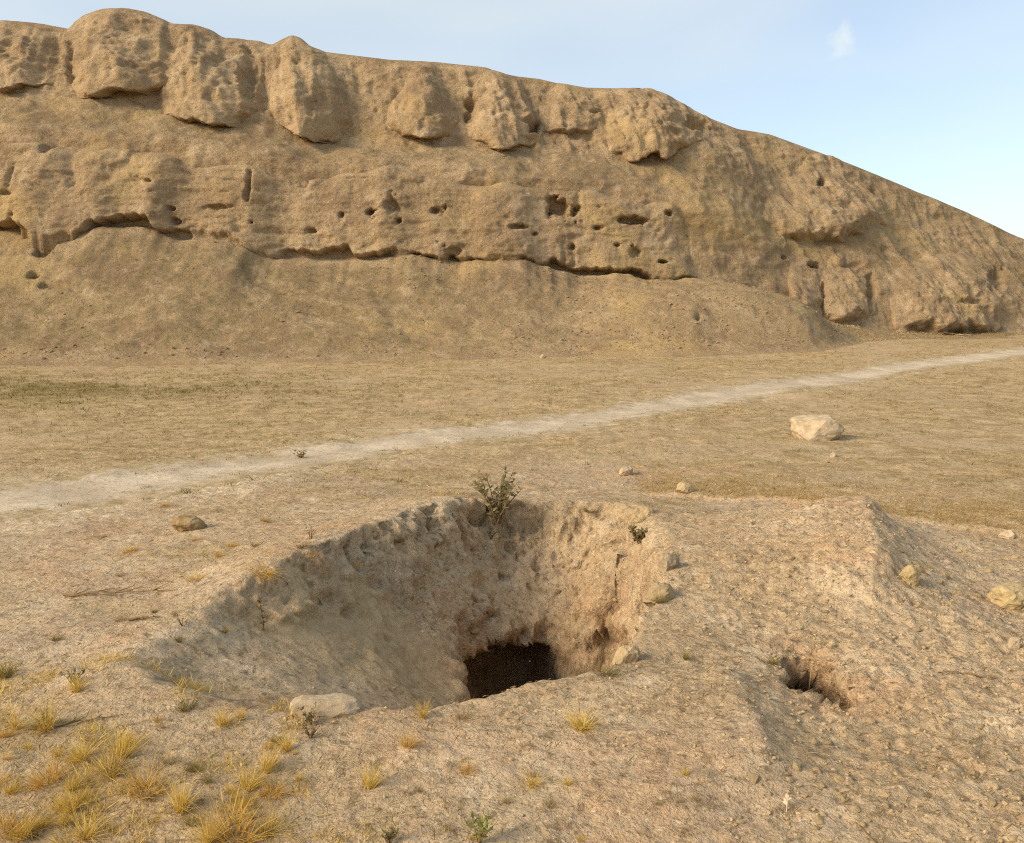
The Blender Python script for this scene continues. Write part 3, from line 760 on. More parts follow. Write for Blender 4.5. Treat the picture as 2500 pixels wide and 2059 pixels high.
def place_label(what, px, py, marks):
    d = [(math.hypot(px - a, (py - b) * 1.4), a, b, t) for a, b, t in marks]
    dd_, a, b, t = min(d)
    dx, dy = px - a, (py - b) * 1.4
    side = ('right of' if dx > 0 else 'left of') if abs(dx) > 1.6 * abs(dy) else ('below' if dy > 0 else 'above') if abs(dy) > 1.6 * abs(dx) else ('below and right of' if dx > 0 else 'below and left of') if dy > 0 else ('above and right of' if dx > 0 else 'above and left of')
    near = 'right up against and ' if dd_ < 22 else 'close ' if dd_ < 48 else '' if dd_ < 85 else 'well ' if dd_ < 140 else 'far '
    return '%s %s%s %s' % (what, near, side, t)
def rock_mesh(name, seed, sx, sy, sz, facet=.5, sub=3, noise=.22, flat=None):
    import bmesh
    bm = bmesh.new(); bmesh.ops.create_icosphere(bm, subdivisions=sub, radius=1)
    r = np.random.default_rng(seed)
    v = np.array([q.co[:] for q in bm.verts])
    # chip planes give facets
    for _ in range(int(14 * facet)):
        n = r.normal(size=3); n /= np.linalg.norm(n); d = r.uniform(.55, .85)
        ex = v @ n - d
        v = v - np.clip(ex, 0, None)[:, None] * n
    u = v / np.linalg.norm(v, axis=1, keepdims=True)
    v = v + u * (noise * fbm(v[:, 0], v[:, 1], v[:, 2], .9, 4, off=seed * 1.3, gain=.6) + noise * .5 * fbm(v[:, 0], v[:, 1], v[:, 2], .3, 3, off=seed * .7, ridge=True))[:, None]
    v = v * np.array([sx, sy, sz])
    f = np.array([[q.index for q in p.verts] for p in bm.faces]); bm.free()
    return mesh_np(name, v, tris=f, smooth=False)
def ground_hit(xd, yd):
    """march the view ray to the built terrain"""
    d = px_dir(xd, yd); s = 1.5 * 30 ** np.linspace(0, 1, 2500)
    x, y, z = s * d.x, s * d.y, CAM_H + s * d.z
    below = np.nonzero(z < gz(x, y))[0]
    i = below[0] if len(below) else -1
    return float(x[i]), float(y[i]), float(gz(x[i], y[i]))
def block_mesh(name, seed, sx, sy, sz):
    """angular block: rounded box with chipped corners"""
    me = rock_mesh(name, seed, 1, 1, 1, 0, 4, 0)
    v = np.empty(len(me.vertices) * 3, np.float32); me.vertices.foreach_get('co', v); v = v.reshape(-1, 3).astype(float)
    v = v / (np.abs(v) ** 9).sum(1, keepdims=True) ** (1 / 9)
    r = np.random.default_rng(seed)
    for _ in range(16):
        n_ = r.normal(size=3); n_ /= np.linalg.norm(n_); d = r.uniform(.9, 1.2)
        v = v - np.clip(v @ n_ - d, 0, None)[:, None] * n_
    u = v / np.linalg.norm(v, axis=1, keepdims=True)
    v = v + u * (.13 * fbm(v[:, 0], v[:, 1], v[:, 2], .9, 3, off=seed * 1.3) + .07 * fbm(v[:, 0], v[:, 1], v[:, 2], .28, 3, off=seed * .7, ridge=True))[:, None]
    v = v * np.array([sx, sy, sz])
    me.vertices.foreach_set('co', v.astype(np.float32).ravel()); me.polygons.foreach_set('use_smooth', np.zeros(len(me.polygons), bool)); me.update()
    return me
def stone(xd, yd, wpx, hpx, mat, label, seed, sink=.25, rot=0., facet=.6, dpt=.8, name='stone', cat='stone', group=None, tilt=0., noise=.22):
    x, y, z = ground_hit(xd, yd)
    s = math.hypot(y, x) / PX
    sx, sz = wpx * s / 2, hpx * s / 2 / (1 - sink * .5)
    me = block_mesh(name, seed, sx, sx * dpt, sz) if facet >= 1 else rock_mesh(name, seed, sx * 1.12, sx * dpt * 1.12, sz * 1.15, facet, 4, noise)
    o = obj(name, me, mat)
    o.location = (x, y + sx * dpt * .4, z + sz * (.80 - 2 * sink)); o.rotation_euler = (0, tilt, rot)
    return tag(o, label, cat, group)
stone(1684, 905, 94, 54, M_BOULDER, 'large pale angular boulder lying alone in the field on the right, short of the path', 4, .12, .25, 1.0, .7, name='boulder', cat='boulder')
stone(384, 1092, 58, 32, M_BROWN, 'brown rounded stone lying alone between the path and the pit on the left', 8, .15, .1, .6)
stone(1879, 1204, 42, 40, M_YEL, 'small yellowish stone beside the grey shaded bank on the right', 12, .1, .5, .8)
stone(2082, 1245, 74, 46, M_YEL, 'yellow stone half cut off by the right edge of the picture', 16, .15, .0, .7)
stone(2091, 1338, 28, 26, M_PALE, 'little whitish stone near the right edge, below the yellow stone', 20, .15)
stone(668, 1472, 140, 46, M_PALE, 'flat pale slab half buried on the near edge of the pit', 23, .3, .05, 1.0, .45, tilt=.04)
stone(1292, 1362, 54, 52, M_TAN, 'tan upright boulder set into the pit rim right of the shaft', 27, .35, .6, .5, .7, tilt=.5)
stone(1376, 1172, 52, 48, M_PALE, 'pale block in the upper right side of the pit', 31, .25, .4, .8, .8, tilt=-.4)
stone(1352, 1236, 66, 38, M_TAN, 'long tan stone lying below the pale block at the pit side', 35, .3, .3, .6, .7, tilt=-.3)
stone(1322, 1072, 50, 34, M_TAN, 'orange tan clod on the far right corner of the pit rim', 39, .2, .3, .4)
stone(1408, 1014, 34, 24, M_TAN, 'tan clod at the left end of the low grassy bank', 43, .2, .2, .5)
stone(1290, 978, 36, 20, M_PALE, 'bleached fragment lying on the earth behind the pit', 47, .15, .8, .9)
stone(1716, 942, 12, 10, M_PALE, 'tiny white stone in front of the large boulder', 51, .1)
stone(1118, 738, 12, 9, M_PALE, 'white speck of a stone out on the field below the mound', 55, .1)
stone(2076, 1108, 24, 16, M_PALE, 'pale stone in the rough strip near the right edge below the grass', 59, .15)
stone(975, 1302, 20, 14, M_TAN, 'small clod stuck in the left wall of the shaft', 61, .3)
stone(1135, 1170, 9, 9, M_PALE, 'single white pebble on the far wall of the pit', 63, .2)

# loose clods: individuals that show largest, then the crumbs as one mass
clods = [rock_mesh('clod', 100 + i, 1, rr.uniform(.75, 1), rr.uniform(.6, .85), .7, 2, .3) for i in range(10)]
for c in clods: c.materials.append(M_TAN)
def clod_at(px, py, wpx, label, group, name='clod'):
    x, y, z = ground_hit(px, py)
    if math.hypot(x - HOLE[0], (y - HOLE[1]) * .6) < .26: return
    o = bpy.data.objects.new(name, clods[random.randrange(10)]); COL.objects.link(o)
    s = wpx * math.hypot(x, y) / PX / 2
    o.scale = (s, s, s); o.rotation_euler = (random.uniform(-.4, .4), random.uniform(-.4, .4), random.uniform(0, 6.28))
    o.location = (x, y, z + s * .12)
    size = 'small ' if wpx < 14 else 'big ' if wpx > 20 else ''
    tag(o, place_label(size + label, px, py, MARKS_C), 'clod', group)
for _ in range(48):
    clod_at(random.uniform(1480, 2100), 1736 - 330 * random.random() ** 1.3, random.uniform(10, 24), 'tan earth clod', 'clods at the bottom right')
for _ in range(24):
    clod_at(random.uniform(1850, 2100), random.uniform(1040, 1330), random.uniform(10, 18), 'dusty clod', 'clods on the shaded ground')
for _ in range(14):
    clod_at(random.uniform(1400, 1740), random.uniform(1090, 1300), random.uniform(9, 17), 'sunlit clod', 'clods on the spoil heap')
for _ in range(12):
    clod_at(random.uniform(1130, 1300), random.uniform(1120, 1240), random.uniform(8, 18), 'lump in the pit wall', 'lumps in the pit wall')
def scatter_rocks(name, pts, sizes, mat, label, seed):
    bases = []
    for i in range(6):
        m = rock_mesh('tmp', 300 + i + seed, 1, .85, .7, .6, 1, .3)
        v = np.empty(len(m.vertices) * 3, np.float32); m.vertices.foreach_get('co', v)
        f = np.empty(len(m.polygons) * 3, np.int32); m.polygons.foreach_get('vertices', f)
        bases.append((v.reshape(-1, 3), f.reshape(-1, 3))); bpy.data.meshes.remove(m)
    r = np.random.default_rng(seed); V, F, n = [], [], 0
    for k in range(6):
        idx = np.arange(k, len(pts), 6); b, f = bases[k]
        a = r.uniform(0, 6.28, len(idx)); c, s = np.cos(a)[:, None], np.sin(a)[:, None]
        sz = sizes[idx][:, None]
        v = np.stack([(b[:, 0] * c - b[:, 1] * s) * sz, (b[:, 0] * s + b[:, 1] * c) * sz, b[:, 2] * sz], -1) + pts[idx][:, None, :]
        V.append(v.reshape(-1, 3)); F.append((f[None] + (np.arange(len(idx)) * len(b))[:, None, None]).reshape(-1, 3) + n); n += v.shape[0] * v.shape[1]
    me = mesh_np(name, np.concatenate(V), tris=np.concatenate(F), smooth=False)
    return tag(obj(name, me, mat), label, 'rubble', kind='stuff')
r = np.random.default_rng(71)
n = 26000
gxs, gys = r.uniform(-2.6, 4.4, n), 2.4 + 6.5 * r.random(n) ** 1.3
dens = .8 * sstep(-.1, 1.7, gxs - .1 * gys + .8 * fbm(gxs, gys, 0, .8, 3, off=7.7)) * (1 - .7 * sstep(4.5, 8, gys)) + .10
keep = (r.random(n) < dens)
gxs, gys = gxs[keep], gys[keep]
ss = .0028 + .010 * r.random(len(gxs)) ** 4
scatter_rocks('crumbs', np.stack([gxs, gys, gz(gxs, gys) + ss * .3], -1), ss, M_TAN, 'fine crumbs of dry earth strewn over the foreground', 1)
# rubble on the talus
n = 9000
tx_, tt_ = r.uniform(-20, 26, n), 1.1 + .9 * r.random(n)
kp = r.random(n) < sstep(-.1, .4, fbm(tx_, tt_ * 5, 0, 1.8, 4, off=88.))
tx_, tt_ = tx_[kp], tt_[kp]; n = len(tx_)
ci = np.clip(np.searchsorted(mx, tx_), 1, len(mx) - 1); ri = np.clip(((tt_ - 1) * nseg[1] + nseg[0]).astype(int), 0, PM.shape[0] - 1)
tp = PM[ri, ci]; ss = .014 + .06 * r.random(n) ** 6
scatter_rocks('rubble', tp + np.stack([0 * ss, 0 * ss, ss * .2], -1), ss, M_MOUND, 'crumbled mud rubble lying on the slope below the mud wall', 2)

# ------------------------------------------------------------------ grass and plants
def blades(n, h, spread, width, lean=.7, seed=0, segs=3, base=.25, droop=.25):
    r = np.random.default_rng(seed)
    V, F = [], []
    for i in range(n):
        a = r.uniform(0, 6.28); b0 = spread * base * math.sqrt(r.random())
        bx, by = b0 * math.cos(a), b0 * math.sin(a)
        a2 = a + r.normal(0, 1.1); L = h * r.uniform(.45, 1.05); ln = lean * r.uniform(.1, 1.25)
        wd = width * r.uniform(.6, 1.2); wa = r.uniform(0, 6.28); wx_, wy_ = math.cos(wa) * wd / 2, math.sin(wa) * wd / 2
        k = len(V)
        for s in range(segs + 1):
            t = s / segs
            out_ = L * ln * (t + droop * t * t); up = L * t * (1 - .28 * ln * ln * t)
            px_, py_ = bx + out_ * math.cos(a2), by + out_ * math.sin(a2)
            w = 1 - .85 * t
            V += [(px_ - wx_ * w, py_ - wy_ * w, up - .012 * (s == 0)), (px_ + wx_ * w, py_ + wy_ * w, up - .012 * (s == 0))]
        for s in range(segs): F.append((k + 2 * s, k + 2 * s + 1, k + 2 * s + 3, k + 2 * s + 2))
    return np.array(V), np.array(F)
tuft_me = {}
def tuft_mesh(kind, i):
    if (kind, i) in tuft_me: return tuft_me[kind, i]
    spec = {'straw': (150, 1.0, .9, .027, 1.0, M_STRAW), 'rust': (170, .85, 1.4, .027, 1.4, M_RUST), 'olive': (130, .9, 1.2, .028, 1.2, M_OLIVE), 'pale': (120, 1.0, 1.0, .022, 1.2, M_FIELD)}[kind]
    v, f = blades(spec[0], spec[1], spec[2], spec[3], spec[4], seed=i * 17 + len(kind))
    me = mesh_np('grass_tuft', v, quads=f, smooth=False); me.materials.append(spec[5])
    tuft_me[kind, i] = me
    return me
def tuft(xd, yd, hpx, kind, label, group=None, wide=1.0, dz=0.):
    x, y, z = ground_hit(xd, yd)
    o = bpy.data.objects.new('grass_tuft', tuft_mesh(kind, random.randrange(6))); COL.objects.link(o)
    s = .80 * hpx * math.hypot(x, y) / PX
    o.location = (x, y, z + dz); o.scale = (s * wide * random.uniform(.8, 1.3), s * wide * random.uniform(.8, 1.3), s); o.rotation_euler = (random.uniform(-.3, .3), random.uniform(-.3, .3), random.uniform(0, 6.28))
    return tag(o, label, 'grass tuft', group)
TUFTS = [
    (1197, 1500, 58, 'straw', 1.25, 'bushy straw tuft alone on the bare lip right of the dark shaft'),
    (962, 1590, 42, 'rust', 1.0, 'small rusty tuft alone on bare earth below the dark shaft'),
    (838, 1538, 56, 'rust', .9, 'orange tuft in front of the pit, between the slab and the shaft'),
    (762, 1622, 86, 'straw', .7, 'tall thin straw tuft standing alone below the pale slab'),
    (872, 1476, 52, 'straw', .7, 'straw tuft on the pit edge left of the dark shaft'),
    (952, 1480, 40, 'pale', 1.0, 'pale tuft on the pit edge right beside the dark shaft'),
    (496, 1482, 46, 'straw', .7, 'single straw tuft on the near left edge of the pit'),
    (548, 1590, 90, 'straw', .7, 'tall golden tuft at the right side of the bottom left grass patch'),
    (512, 1625, 84, 'straw', .7, 'tall straw tuft just left of the tall golden one'),
    (95, 1615, 72, 'rust', 1.2, 'wide orange tuft near the left edge of the picture'),
    (98, 1500, 70, 'straw', .9, 'straw tuft above the wide orange one at the left edge'),
    (252, 1560, 74, 'straw', 1.1, 'large yellow tuft in the middle of the bottom left grass patch'),
    (300, 1630, 66, 'rust', 1.1, 'rusty tuft below the large yellow one at the bottom left'),
    (372, 1670, 96, 'straw', .7, 'slender straw tuft between the rusty tuft and the big brown clump'),
    (480, 1726, 120, 'rust', 1.1, 'biggest brown bushy clump at the bottom edge, left of centre'),
    (430, 1736, 80, 'straw', .8, 'straw tuft cut off by the bottom edge under the brown clump'),
    (150, 1668, 64, 'straw', 1.0, 'low straw tuft below and right of the wide orange one'),
    (30, 1712, 74, 'rust', 1.1, 'rusty tuft in the bottom left corner of the picture'),
    (160, 1425, 56, 'straw', .8, 'pale yellow tuft under the dark little weed at the left'),
    (385, 1462, 50, 'olive', 1.2, 'olive tuft where the pit slope fades out at the left'),
    (12, 1395, 50, 'olive', 1.1, 'olive tuft touching the left edge of the picture'),
    (90, 1495, 40, 'olive', 1.3, 'low olive tuft behind the straw tufts at the left'),
    (540, 1180, 26, 'rust', 1.9, 'spreading reddish grass patch above the left pit wall'),
    (640, 1150, 22, 'rust', 1.6, 'small reddish grass patch at the top of the left pit wall'),
    (1250, 1392, 44, 'olive', 1.2, 'green yellow tuft at the foot of the upright boulder by the shaft'),
    (1384, 1152, 40, 'olive', .8, 'short olive tuft beside the pale block in the pit side'),
    (1360, 1242, 34, 'olive', 1.0, 'olive tuft on the long tan stone at the pit side'),
    (1412, 1358, 32, 'olive', 1.0, 'small dark tuft on the sunny slope right of the pit'),
    (1590, 1368, 30, 'olive', 1.3, 'low tuft just above the little burrow'),
    (825, 1118, 30, 'olive', 1.0, 'small olive tuft on the left pit rim'),
    (1900, 1180, 30, 'pale', .8, 'thin pale tuft behind the small yellowish stone'),
    (1215, 1056, 26, 'olive', 1.8, 'low dark patch of grass on the far pit rim'),
]
for a, b, h, kd, wd, lab in TUFTS: tuft(a, b, h, kd, lab, None, wd)
for i in range(50):
    a = random.uniform(-10, 620); b = random.uniform(1490, 1745) - .02 * a
    h = 16 + 44 * random.random() ** 1.4; kd = random.choice(['straw', 'rust', 'straw', 'pale', 'olive'])
    tuft(a, b, h, kd, place_label(('low ' if h < 42 else '') + {'straw': 'golden tuft', 'rust': 'rusty brown tuft', 'pale': 'pale wispy tuft', 'olive': 'olive tuft'}[kd], a, b - h / 2, MARKS_T), 'small tufts at the bottom left', random.uniform(.7, 1.5))
for i in range(14):
    a, b = random.uniform(640, 1450), random.uniform(1560, 1736)
    tuft(a, b, random.uniform(14, 34), random.choice(['pale', 'pale', 'straw']), place_label('tiny grass wisp', a, b, MARKS_T + MARKS_C), 'grass wisps at the bottom centre', random.uniform(.8, 1.4))
for i in range(22):
    a = random.uniform(0, 800)
    b = random.uniform(1090, 1400) - .15 * a; kd = random.choice(['pale', 'olive', 'rust'])
    tuft(a, b, random.uniform(10, 22), kd, place_label('tiny %s tuft' % {'pale': 'pale dry', 'olive': 'olive', 'rust': 'reddish'}[kd], a, b, MARKS_T), 'tiny tufts between path and pit', random.uniform(1, 2.2))

def tube_chain(pts, rad, sides=5):
    pts = [Vector(p) for p in pts]; V, F = [], []
    for i, p in enumerate(pts):
        d = (pts[min(i + 1, len(pts) - 1)] - pts[max(i - 1, 0)]).normalized()
        a = d.orthogonal().normalized(); b = d.cross(a)
        rr_ = rad * (1 - .75 * i / (len(pts) - 1))
        for k in range(sides):
            q = 2 * math.pi * k / sides
            V.append(p + (a * math.cos(q) + b * math.sin(q)) * rr_)
    for i in range(len(pts) - 1):
        for k in range(sides):
            F.append((i * sides + k, i * sides + (k + 1) % sides, (i + 1) * sides + (k + 1) % sides, (i + 1) * sides + k))
    return [tuple(v) for v in V], F
def plant(xd, yd, hpx, label, cat, name, leafmat, nst=7, nleaf=16, leaf=.11, spread=.55, seed=0, stemmat=None, lw=.5, up=1.0):
    """stems with small folded leaves; stems and leaves are two parts"""
    x, y, z = ground_hit(xd, yd)
    H = hpx * math.hypot(x, y) / PX
    r = np.random.default_rng(seed)
    root = bpy.data.objects.new(name, None); COL.objects.link(root); root.location = (x, y, z); root.empty_display_size = .05
    tag(root, label, cat)
    SV, SF, LV, LF = [], [], [], []
    for i in range(nst):
        a = r.uniform(0, 6.28); ln = spread * r.uniform(.15, 1) ; L = H * r.uniform(.6, 1.0)
        pts = []
        bx, by = r.normal(0, .03 * H), r.normal(0, .03 * H)
        for s in range(6):
            t = s / 5
            pts.append((bx + math.cos(a) * ln * H * t ** 1.2 + r.normal(0, .012 * H), by + math.sin(a) * ln * H * t ** 1.2 + r.normal(0, .012 * H), L * up * t - .02 * H))
        v, f = tube_chain(pts, .014 * H + .0012); o = len(SV); SV += v; SF += [tuple(k + o for k in q) for q in f]
        for k in range(nleaf):
            t = r.uniform(.18, 1.0); ii = min(int(t * 5), 4); ft = t * 5 - ii
            p = np.array(pts[ii]) * (1 - ft) + np.array(pts[ii + 1]) * ft
            d = r.normal(size=3); d[2] = abs(d[2]) * .6 + .15; d /= np.linalg.norm(d)
            sdv = np.cross(d, r.normal(size=3)); sdv /= np.linalg.norm(sdv) + 1e-9; nn = np.cross(d, sdv)
            lf = leaf * H * r.uniform(.6, 1.25); w = lf * lw * .5
            o = len(LV)
            LV += [p, p + d * lf * .5 + sdv * w + nn * w * .35, p + d * lf, p + d * lf * .5 - sdv * w + nn * w * .35, p + d * lf * .5]
            LF += [(o, o + 1, o + 4), (o + 1, o + 2, o + 4), (o + 4, o + 2, o + 3), (o, o + 4, o + 3)]
    st = obj('stems', mesh_np('stems', np.array(SV), quads=np.array(SF)), stemmat or M_TWIG, root)
    if nleaf: obj('leaves', mesh_np('leaves', np.array([tuple(q) for q in LV]), tris=np.array(LF), smooth=False), leafmat, root)
    return root
plant(1022, 1080, 118, 'grey-green leafy shrub on the far rim of the pit', 'shrub', 'shrub', M_LEAF, 18, 15, .12, .60, 3)
plant(1316, 1122, 46, 'dark little shrub in the upper right corner of the pit', 'shrub', 'shrub', M_LEAF, 12, 18, .22, .7, 5)
plant(1010, 1112, 34, 'small dark weed just under the leafy shrub on the pit wall', 'weed', 'weed', M_LEAF, 5, 9, .22, .6, 6)
plant(546, 1300, 86, 'dark dried stalk with seed heads on the left pit wall', 'weed', 'dead_stalk', M_TWIG, 2, 26, .10, .12, 7)
plant(150, 1412, 34, 'dark little weed at the left above the yellow tufts', 'weed', 'weed', M_LEAF, 6, 9, .25, .9, 8)
plant(640, 1492, 44, 'dark green weed at the left end of the pale slab', 'weed', 'weed', M_LEAF, 6, 12, .22, .8, 9)
plant(985, 1735, 74, 'green leafy weed sprouting at the bottom centre', 'weed', 'weed', M_GREEN, 7, 9, .24, .7, 10)
plant(800, 1742, 50, 'dark green weed cut off by the bottom edge', 'weed', 'weed', M_LEAF, 7, 11, .24, .8, 11)
plant(640, 1520, 46, 'dry brown weed below the pale slab', 'weed', 'weed', M_TWIG, 8, 6, .14, .9, 12)
plant(620, 945, 18, 'dark green cushion weed on the edge of the path', 'weed', 'weed', M_OLIVE, 9, 10, .3, 1.2, 13)
plant(640, 1110, 36, 'thin dry weed above the left pit wall', 'weed', 'weed', M_TWIG, 5, 4, .12, .5, 14)
plant(375, 1290, 26, 'tiny dead weed at the top of the left pit slope', 'weed', 'weed', M_TWIG, 5, 5, .16, .7, 15)
def twig(xd0, yd0, xd1, yd1, label, seed, rad=.006, forks=6):
    r = np.random.default_rng(seed)
    a = np.array(ground_hit(xd0, yd0)); b = np.array(ground_hit(xd1, yd1)); L = np.linalg.norm(b - a)
    pts = []
    for s in range(10):
        t = s / 9; p = a * (1 - t) + b * t
        p[:2] += r.normal(0, .025 * L, 2); p[2] = float(gz(p[0], p[1])) + rad + .02 * L * math.sin(math.pi * t)
        pts.append(p)
    V, F = tube_chain(pts, rad)
    for k in range(forks):
        i = r.integers(1, 9); p = np.array(pts[i]); d = (b - a) / L + r.normal(0, .6, 3); d[2] = abs(d[2]) * .4
        q = [p + d * L * .16 * s / 3 * r.uniform(.7, 1.2) for s in range(4)]
        v, f = tube_chain(q, rad * .55, 4); o = len(V); V += v; F += [tuple(j + o for j in w) for w in f]
    o = obj('dry_branch', mesh_np('dry_branch', np.array(V), quads=np.array(F)), M_TWIG)
    return tag(o, label, 'branch')
twig(125, 1228, 370, 1216, 'long dry branch lying on the bare earth left of the pit', 1, .008, 14)
twig(265, 1278, 330, 1272, 'short dry branch in front of the long one', 2, .007, 8)
twig(100, 1500, 235, 1478, 'dead branch among the grass left of the pit edge', 3, .006, 9)
twig(2050, 1398, 1930, 1388, 'dark stick on the grey ground above the burrow', 4, .006, 4)
twig(1830, 1800 - 20, 1760, 1690, 'thin stick in the crumbly earth at the bottom right', 6, .004, 3)
st = plant(1617, 1672, 54, 'bleached dry stalk standing at the tip of the small ridge', 'stalk', 'dry_stalk', M_STALK, 1, 7, .3, .05, 21, M_STALK)

# ------------------------------------------------------------------ field grass: one mass
def grass_mass(name, xy, hts, mat, label, nbl, wd, seed, zz=None):
    r = np.random.default_rng(seed); n = len(xy)
    z0 = gz(xy[:, 0], xy[:, 1]) if zz is None else zz
    B = n * nbl; ci_ = np.repeat(np.arange(n), nbl)
    a = r.uniform(0, 6.28, B); L = hts[ci_] * r.uniform(.5, 1.15, B); ln = r.uniform(.2, 1.3, B); wa = r.uniform(0, 3.14, B)
    bx = xy[ci_, 0] + r.normal(0, .35, B) * hts[ci_]; by = xy[ci_, 1] + r.normal(0, .35, B) * hts[ci_]; bz = z0[ci_] - .008
    w = wd * L * r.uniform(.7, 1.3, B)
    v0 = np.stack([bx - np.cos(wa) * w, by - np.sin(wa) * w, bz], -1); v1 = np.stack([bx + np.cos(wa) * w, by + np.sin(wa) * w, bz], -1)
    v2 = np.stack([bx + np.cos(a) * L * ln, by + np.sin(a) * L * ln, bz + L * (1 - .25 * ln)], -1)
    V = np.stack([v0, v1, v2], 1).reshape(-1, 3); F = np.arange(B * 3).reshape(-1, 3)
    me = mesh_np(name, V, tris=F, smooth=False)
    return tag(obj(name, me, mat), label, 'grass', kind='stuff')
r = np.random.default_rng(91)
n = 90000
yy = 7.2 + 28 * r.random(n) ** 1.25; xx = (r.random(n) * 2 - 1) * (yy * .68 + 1.5)
v = veg_mask(xx, yy)
keep = (r.random(n) < v ** 1.6 * (.35 + .65 * sstep(-.3, .3, fbm(xx, yy, 0, .9, 3, off=41.)))) & (yy < np.array(YB(xx)) - 5.2)
xy = np.stack([xx, yy], -1)[keep]
ht = (.016 + .06 * r.random(len(xy)) ** 2) * (.8 + .5 * sstep(9, 20, xy[:, 1]))
grass_mass('dry_grass', xy, ht, M_FIELD, 'short dry grass covering the flat field', 6, .07, 1)
n = 9000
xx, yy = r.uniform(-18, -2, n), r.uniform(13, 25, n)
keep = r.random(n) < green_mask(xx, yy) * 1.1
xy = np.stack([xx, yy], -1)[keep]
grass_mass('green_grass', xy, .04 + .06 * r.random(len(xy)), M_OLIVE, 'olive green low growth in the field at the left below the mound', 7, .08, 2)
# strip along the cut bank
n = 9000
pb, Lb = polyline_at(BANK, r.uniform(.4, 7.5, n))
xx, yy = pb[:, 0] + r.normal(0, .05, n), pb[:, 1] + np.abs(r.normal(0, .75, n)) + .02
xy = np.stack([xx, yy], -1)
grass_mass('bank_grass', xy, .016 + .04 * r.random(n), M_BANK, 'straw grass along the low cut bank on the right', 6, .05, 3)
# stubble on the bare ground and foreground
n = 52000
yy = r.uniform(2.4, 10.5, n); xx = (r.random(n) * 2 - 1) * (yy * .62 + .4)
inpit = poly_sd(xx, yy, RIM) > -.02
v = veg_mask(xx, yy)
keep = (~inpit) & (r.random(n) < v * 1.2)
xy = np.stack([xx, yy], -1)[keep]
grass_mass('stubble', xy, .010 + .028 * r.random(len(xy)) ** 2, M_FIELD, 'thin stubble of dry grass on the trodden foreground', 5, .07, 4)
# dry scrub on the talus and ledge of the mound
n = 12000
ri = r.integers(nseg[0] + 10, nseg[0] + nseg[1] - 4, n); ci = r.integers(60, len(mx) - 100, n)
pt = PM[ri, ci]
ri2 = r.integers(sum(nseg[:3]) - 6, sum(nseg[:4]) + 30, 4500); ci2 = r.integers(60, len(mx) - 120, 4500)
pt = np.concatenate([pt, PM[ri2, ci2]])
grass_mass('slope_grass', pt[:, :2].copy(), .035 + .09 * r.random(len(pt)) ** 2, M_FIELD, 'sparse dry grass on the slopes of the mound', 6, .06, 5, zz=pt[:, 2])
# straw litter lying about
def litter(name, xy, ln, wd, mat, label, seed):
    r = np.random.default_rng(seed); n = len(xy); a = r.uniform(0, 3.14, n); z = gz(xy[:, 0], xy[:, 1])
    dx, dy = np.cos(a) * ln / 2, np.sin(a) * ln / 2; ex, ey = -np.sin(a) * wd / 2, np.cos(a) * wd / 2
    za = gz(xy[:, 0] - dx, xy[:, 1] - dy) + .003 + .004 * r.random(n); zb = gz(xy[:, 0] + dx, xy[:, 1] + dy) + .003 + .012 * r.random(n)
    zm = np.maximum(z + .003, (za + zb) / 2) + .003
    V = np.stack([np.stack([xy[:, 0] - dx, xy[:, 1] - dy, za], -1), np.stack([xy[:, 0] + ex, xy[:, 1] + ey, zm], -1), np.stack([xy[:, 0] + dx, xy[:, 1] + dy, zb], -1), np.stack([xy[:, 0] - ex, xy[:, 1] - ey, zm - .002], -1)], 1)
    me = mesh_np(name, V.reshape(-1, 3), quads=np.arange(4 * n).reshape(-1, 4), smooth=False)
    return tag(obj(name, me, mat), label, 'litter', kind='stuff')
n = 16000
yy = 2.4 + 8 * r.random(n) ** 1.2; xx = (r.random(n) * 2 - 1) * (yy * .62 + .4)
keep = (poly_sd(xx, yy, RIM) < .25) & (r.random(n) < .35 + .65 * sstep(-.2, .3, fbm(xx, yy, 0, .8, 3, off=55.)))
xy = np.stack([xx, yy], -1)[keep]
litter('straw_litter', xy, .02 + .05 * r.random(len(xy)) ** 2, .0025 + .003 * r.random(len(xy)), M_FIELD, 'broken bits of straw lying on the bare earth', 6)
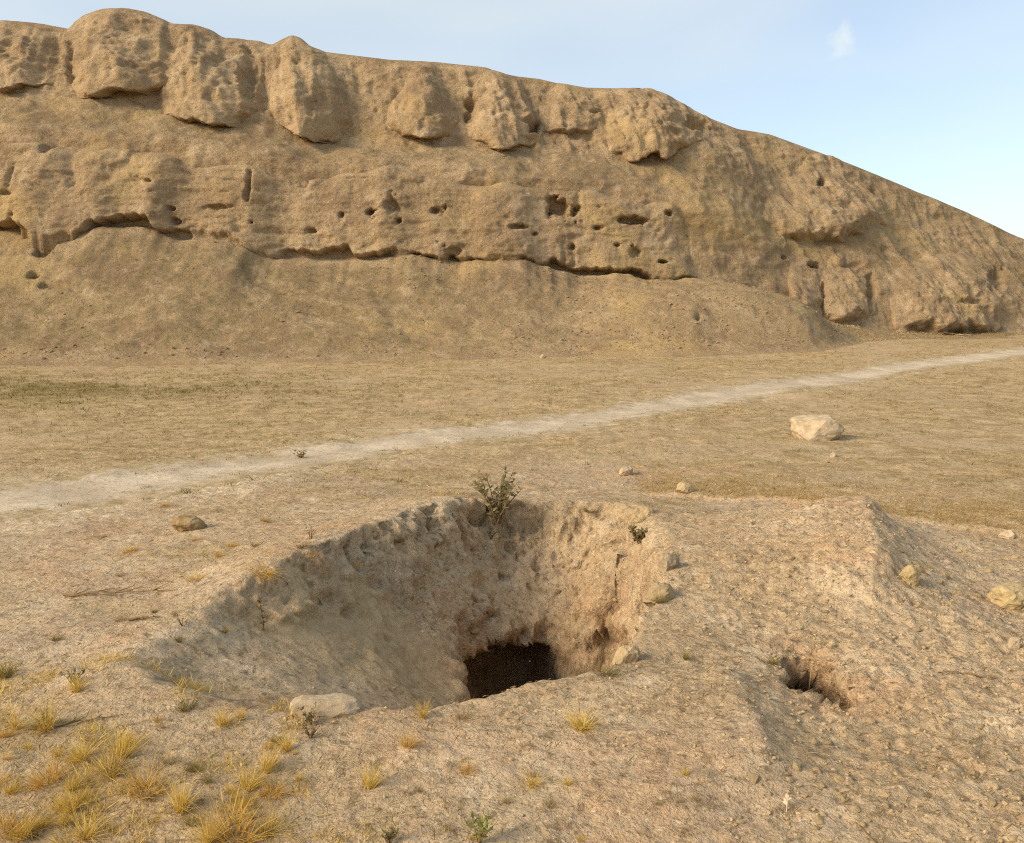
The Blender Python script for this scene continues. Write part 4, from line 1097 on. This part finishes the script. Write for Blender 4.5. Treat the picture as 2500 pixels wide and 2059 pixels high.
# dark low clumps along the path's ragged edges
n = 900
pb, Lb = polyline_at(PATH, r.uniform(3, 26, n))
sgn = np.where(r.random(n) < .5, -1, 1)
xy = np.stack([pb[:, 0] + r.normal(0, .1, n), pb[:, 1] + sgn * (.50 + np.abs(r.normal(0, .22, n)))], -1)
grass_mass('path_edge_grass', xy, .025 + .04 * r.random(n), M_OLIVE, 'low olive clumps fringing the path', 9, .09, 8)
n = 15000
xx, yy = r.uniform(-2.5, -.2, n), r.uniform(2.45, 4.1, n)
keep = r.random(n) < sstep(-.02, .35, fbm(xx, yy, 0, .22, 4, off=63., gain=.6)) * (1 - sstep(-1.0, -.3, xx + .35 * fbm(xx, yy, 0, .5, 2, off=5.) + .5 * (yy - 3)))
xy = np.stack([xx, yy], -1)[keep]
grass_mass('golden_stubble', xy, .012 + .05 * r.random(len(xy)) ** 2, M_STRAW, 'golden stubble between the tufts at the bottom left', 6, .05, 9)
n = 2600
yy = 8.2 + 20 * r.random(n) ** 1.3; xx = (r.random(n) * 2 - 1) * (yy * .66 + 1)
keep = (r.random(n) < .25 + .75 * sstep(-.1, .35, fbm(xx, yy, 0, 1.5, 3, off=71.))) & (seg_dist(xx, yy, PATH)[0] > .6) & (poly_sd(xx, yy, RIM) < -.3) & (yy < np.array(YB(xx)) - 6)
xy = np.stack([xx, yy], -1)[keep]
grass_mass('field_clumps', xy, .035 + .05 * r.random(len(xy)) ** 2, M_OLIVE, 'darker low clumps dotted over the dry field', 12, .06, 12)
n = 1500
yy = 5.0 + 4.6 * r.random(n); xx = (r.random(n) * 2 - 1) * (yy * .62 + .4)
keep = (seg_dist(xx, yy, PATH)[0] > .5) & (poly_sd(xx, yy, RIM) < -.1) & (r.random(n) < sstep(-.1, .4, fbm(xx, yy * 1.6, 0, .8, 3, off=75.)))
xy = np.stack([xx, yy], -1)[keep]
grass_mass('reddish_weeds', xy, .015 + .03 * r.random(len(xy)) ** 2, M_RUST, 'low reddish dry weeds between the path and the pit', 12, .06, 13)

# ------------------------------------------------------------------ labels of look-alikes: say which one by its place among them
same = {}
for o in COL.objects:
    if o.parent is None and 'label' in o and 'group' in o: same.setdefault(o['label'], []).append(o)
for lab, os_ in same.items():
    if len(os_) == 2:
        os_.sort(key=lambda o: o.location.x / o.location.y)
        os_[0]['label'] = lab + ', left one'; os_[1]['label'] = lab + ', right one'
    elif len(os_) == 3:
        os_.sort(key=lambda o: o.location.x / o.location.y)
        for o, wd in zip(os_, ('leftmost', 'middle', 'rightmost')): o['label'] = lab + ', ' + wd + ' one'
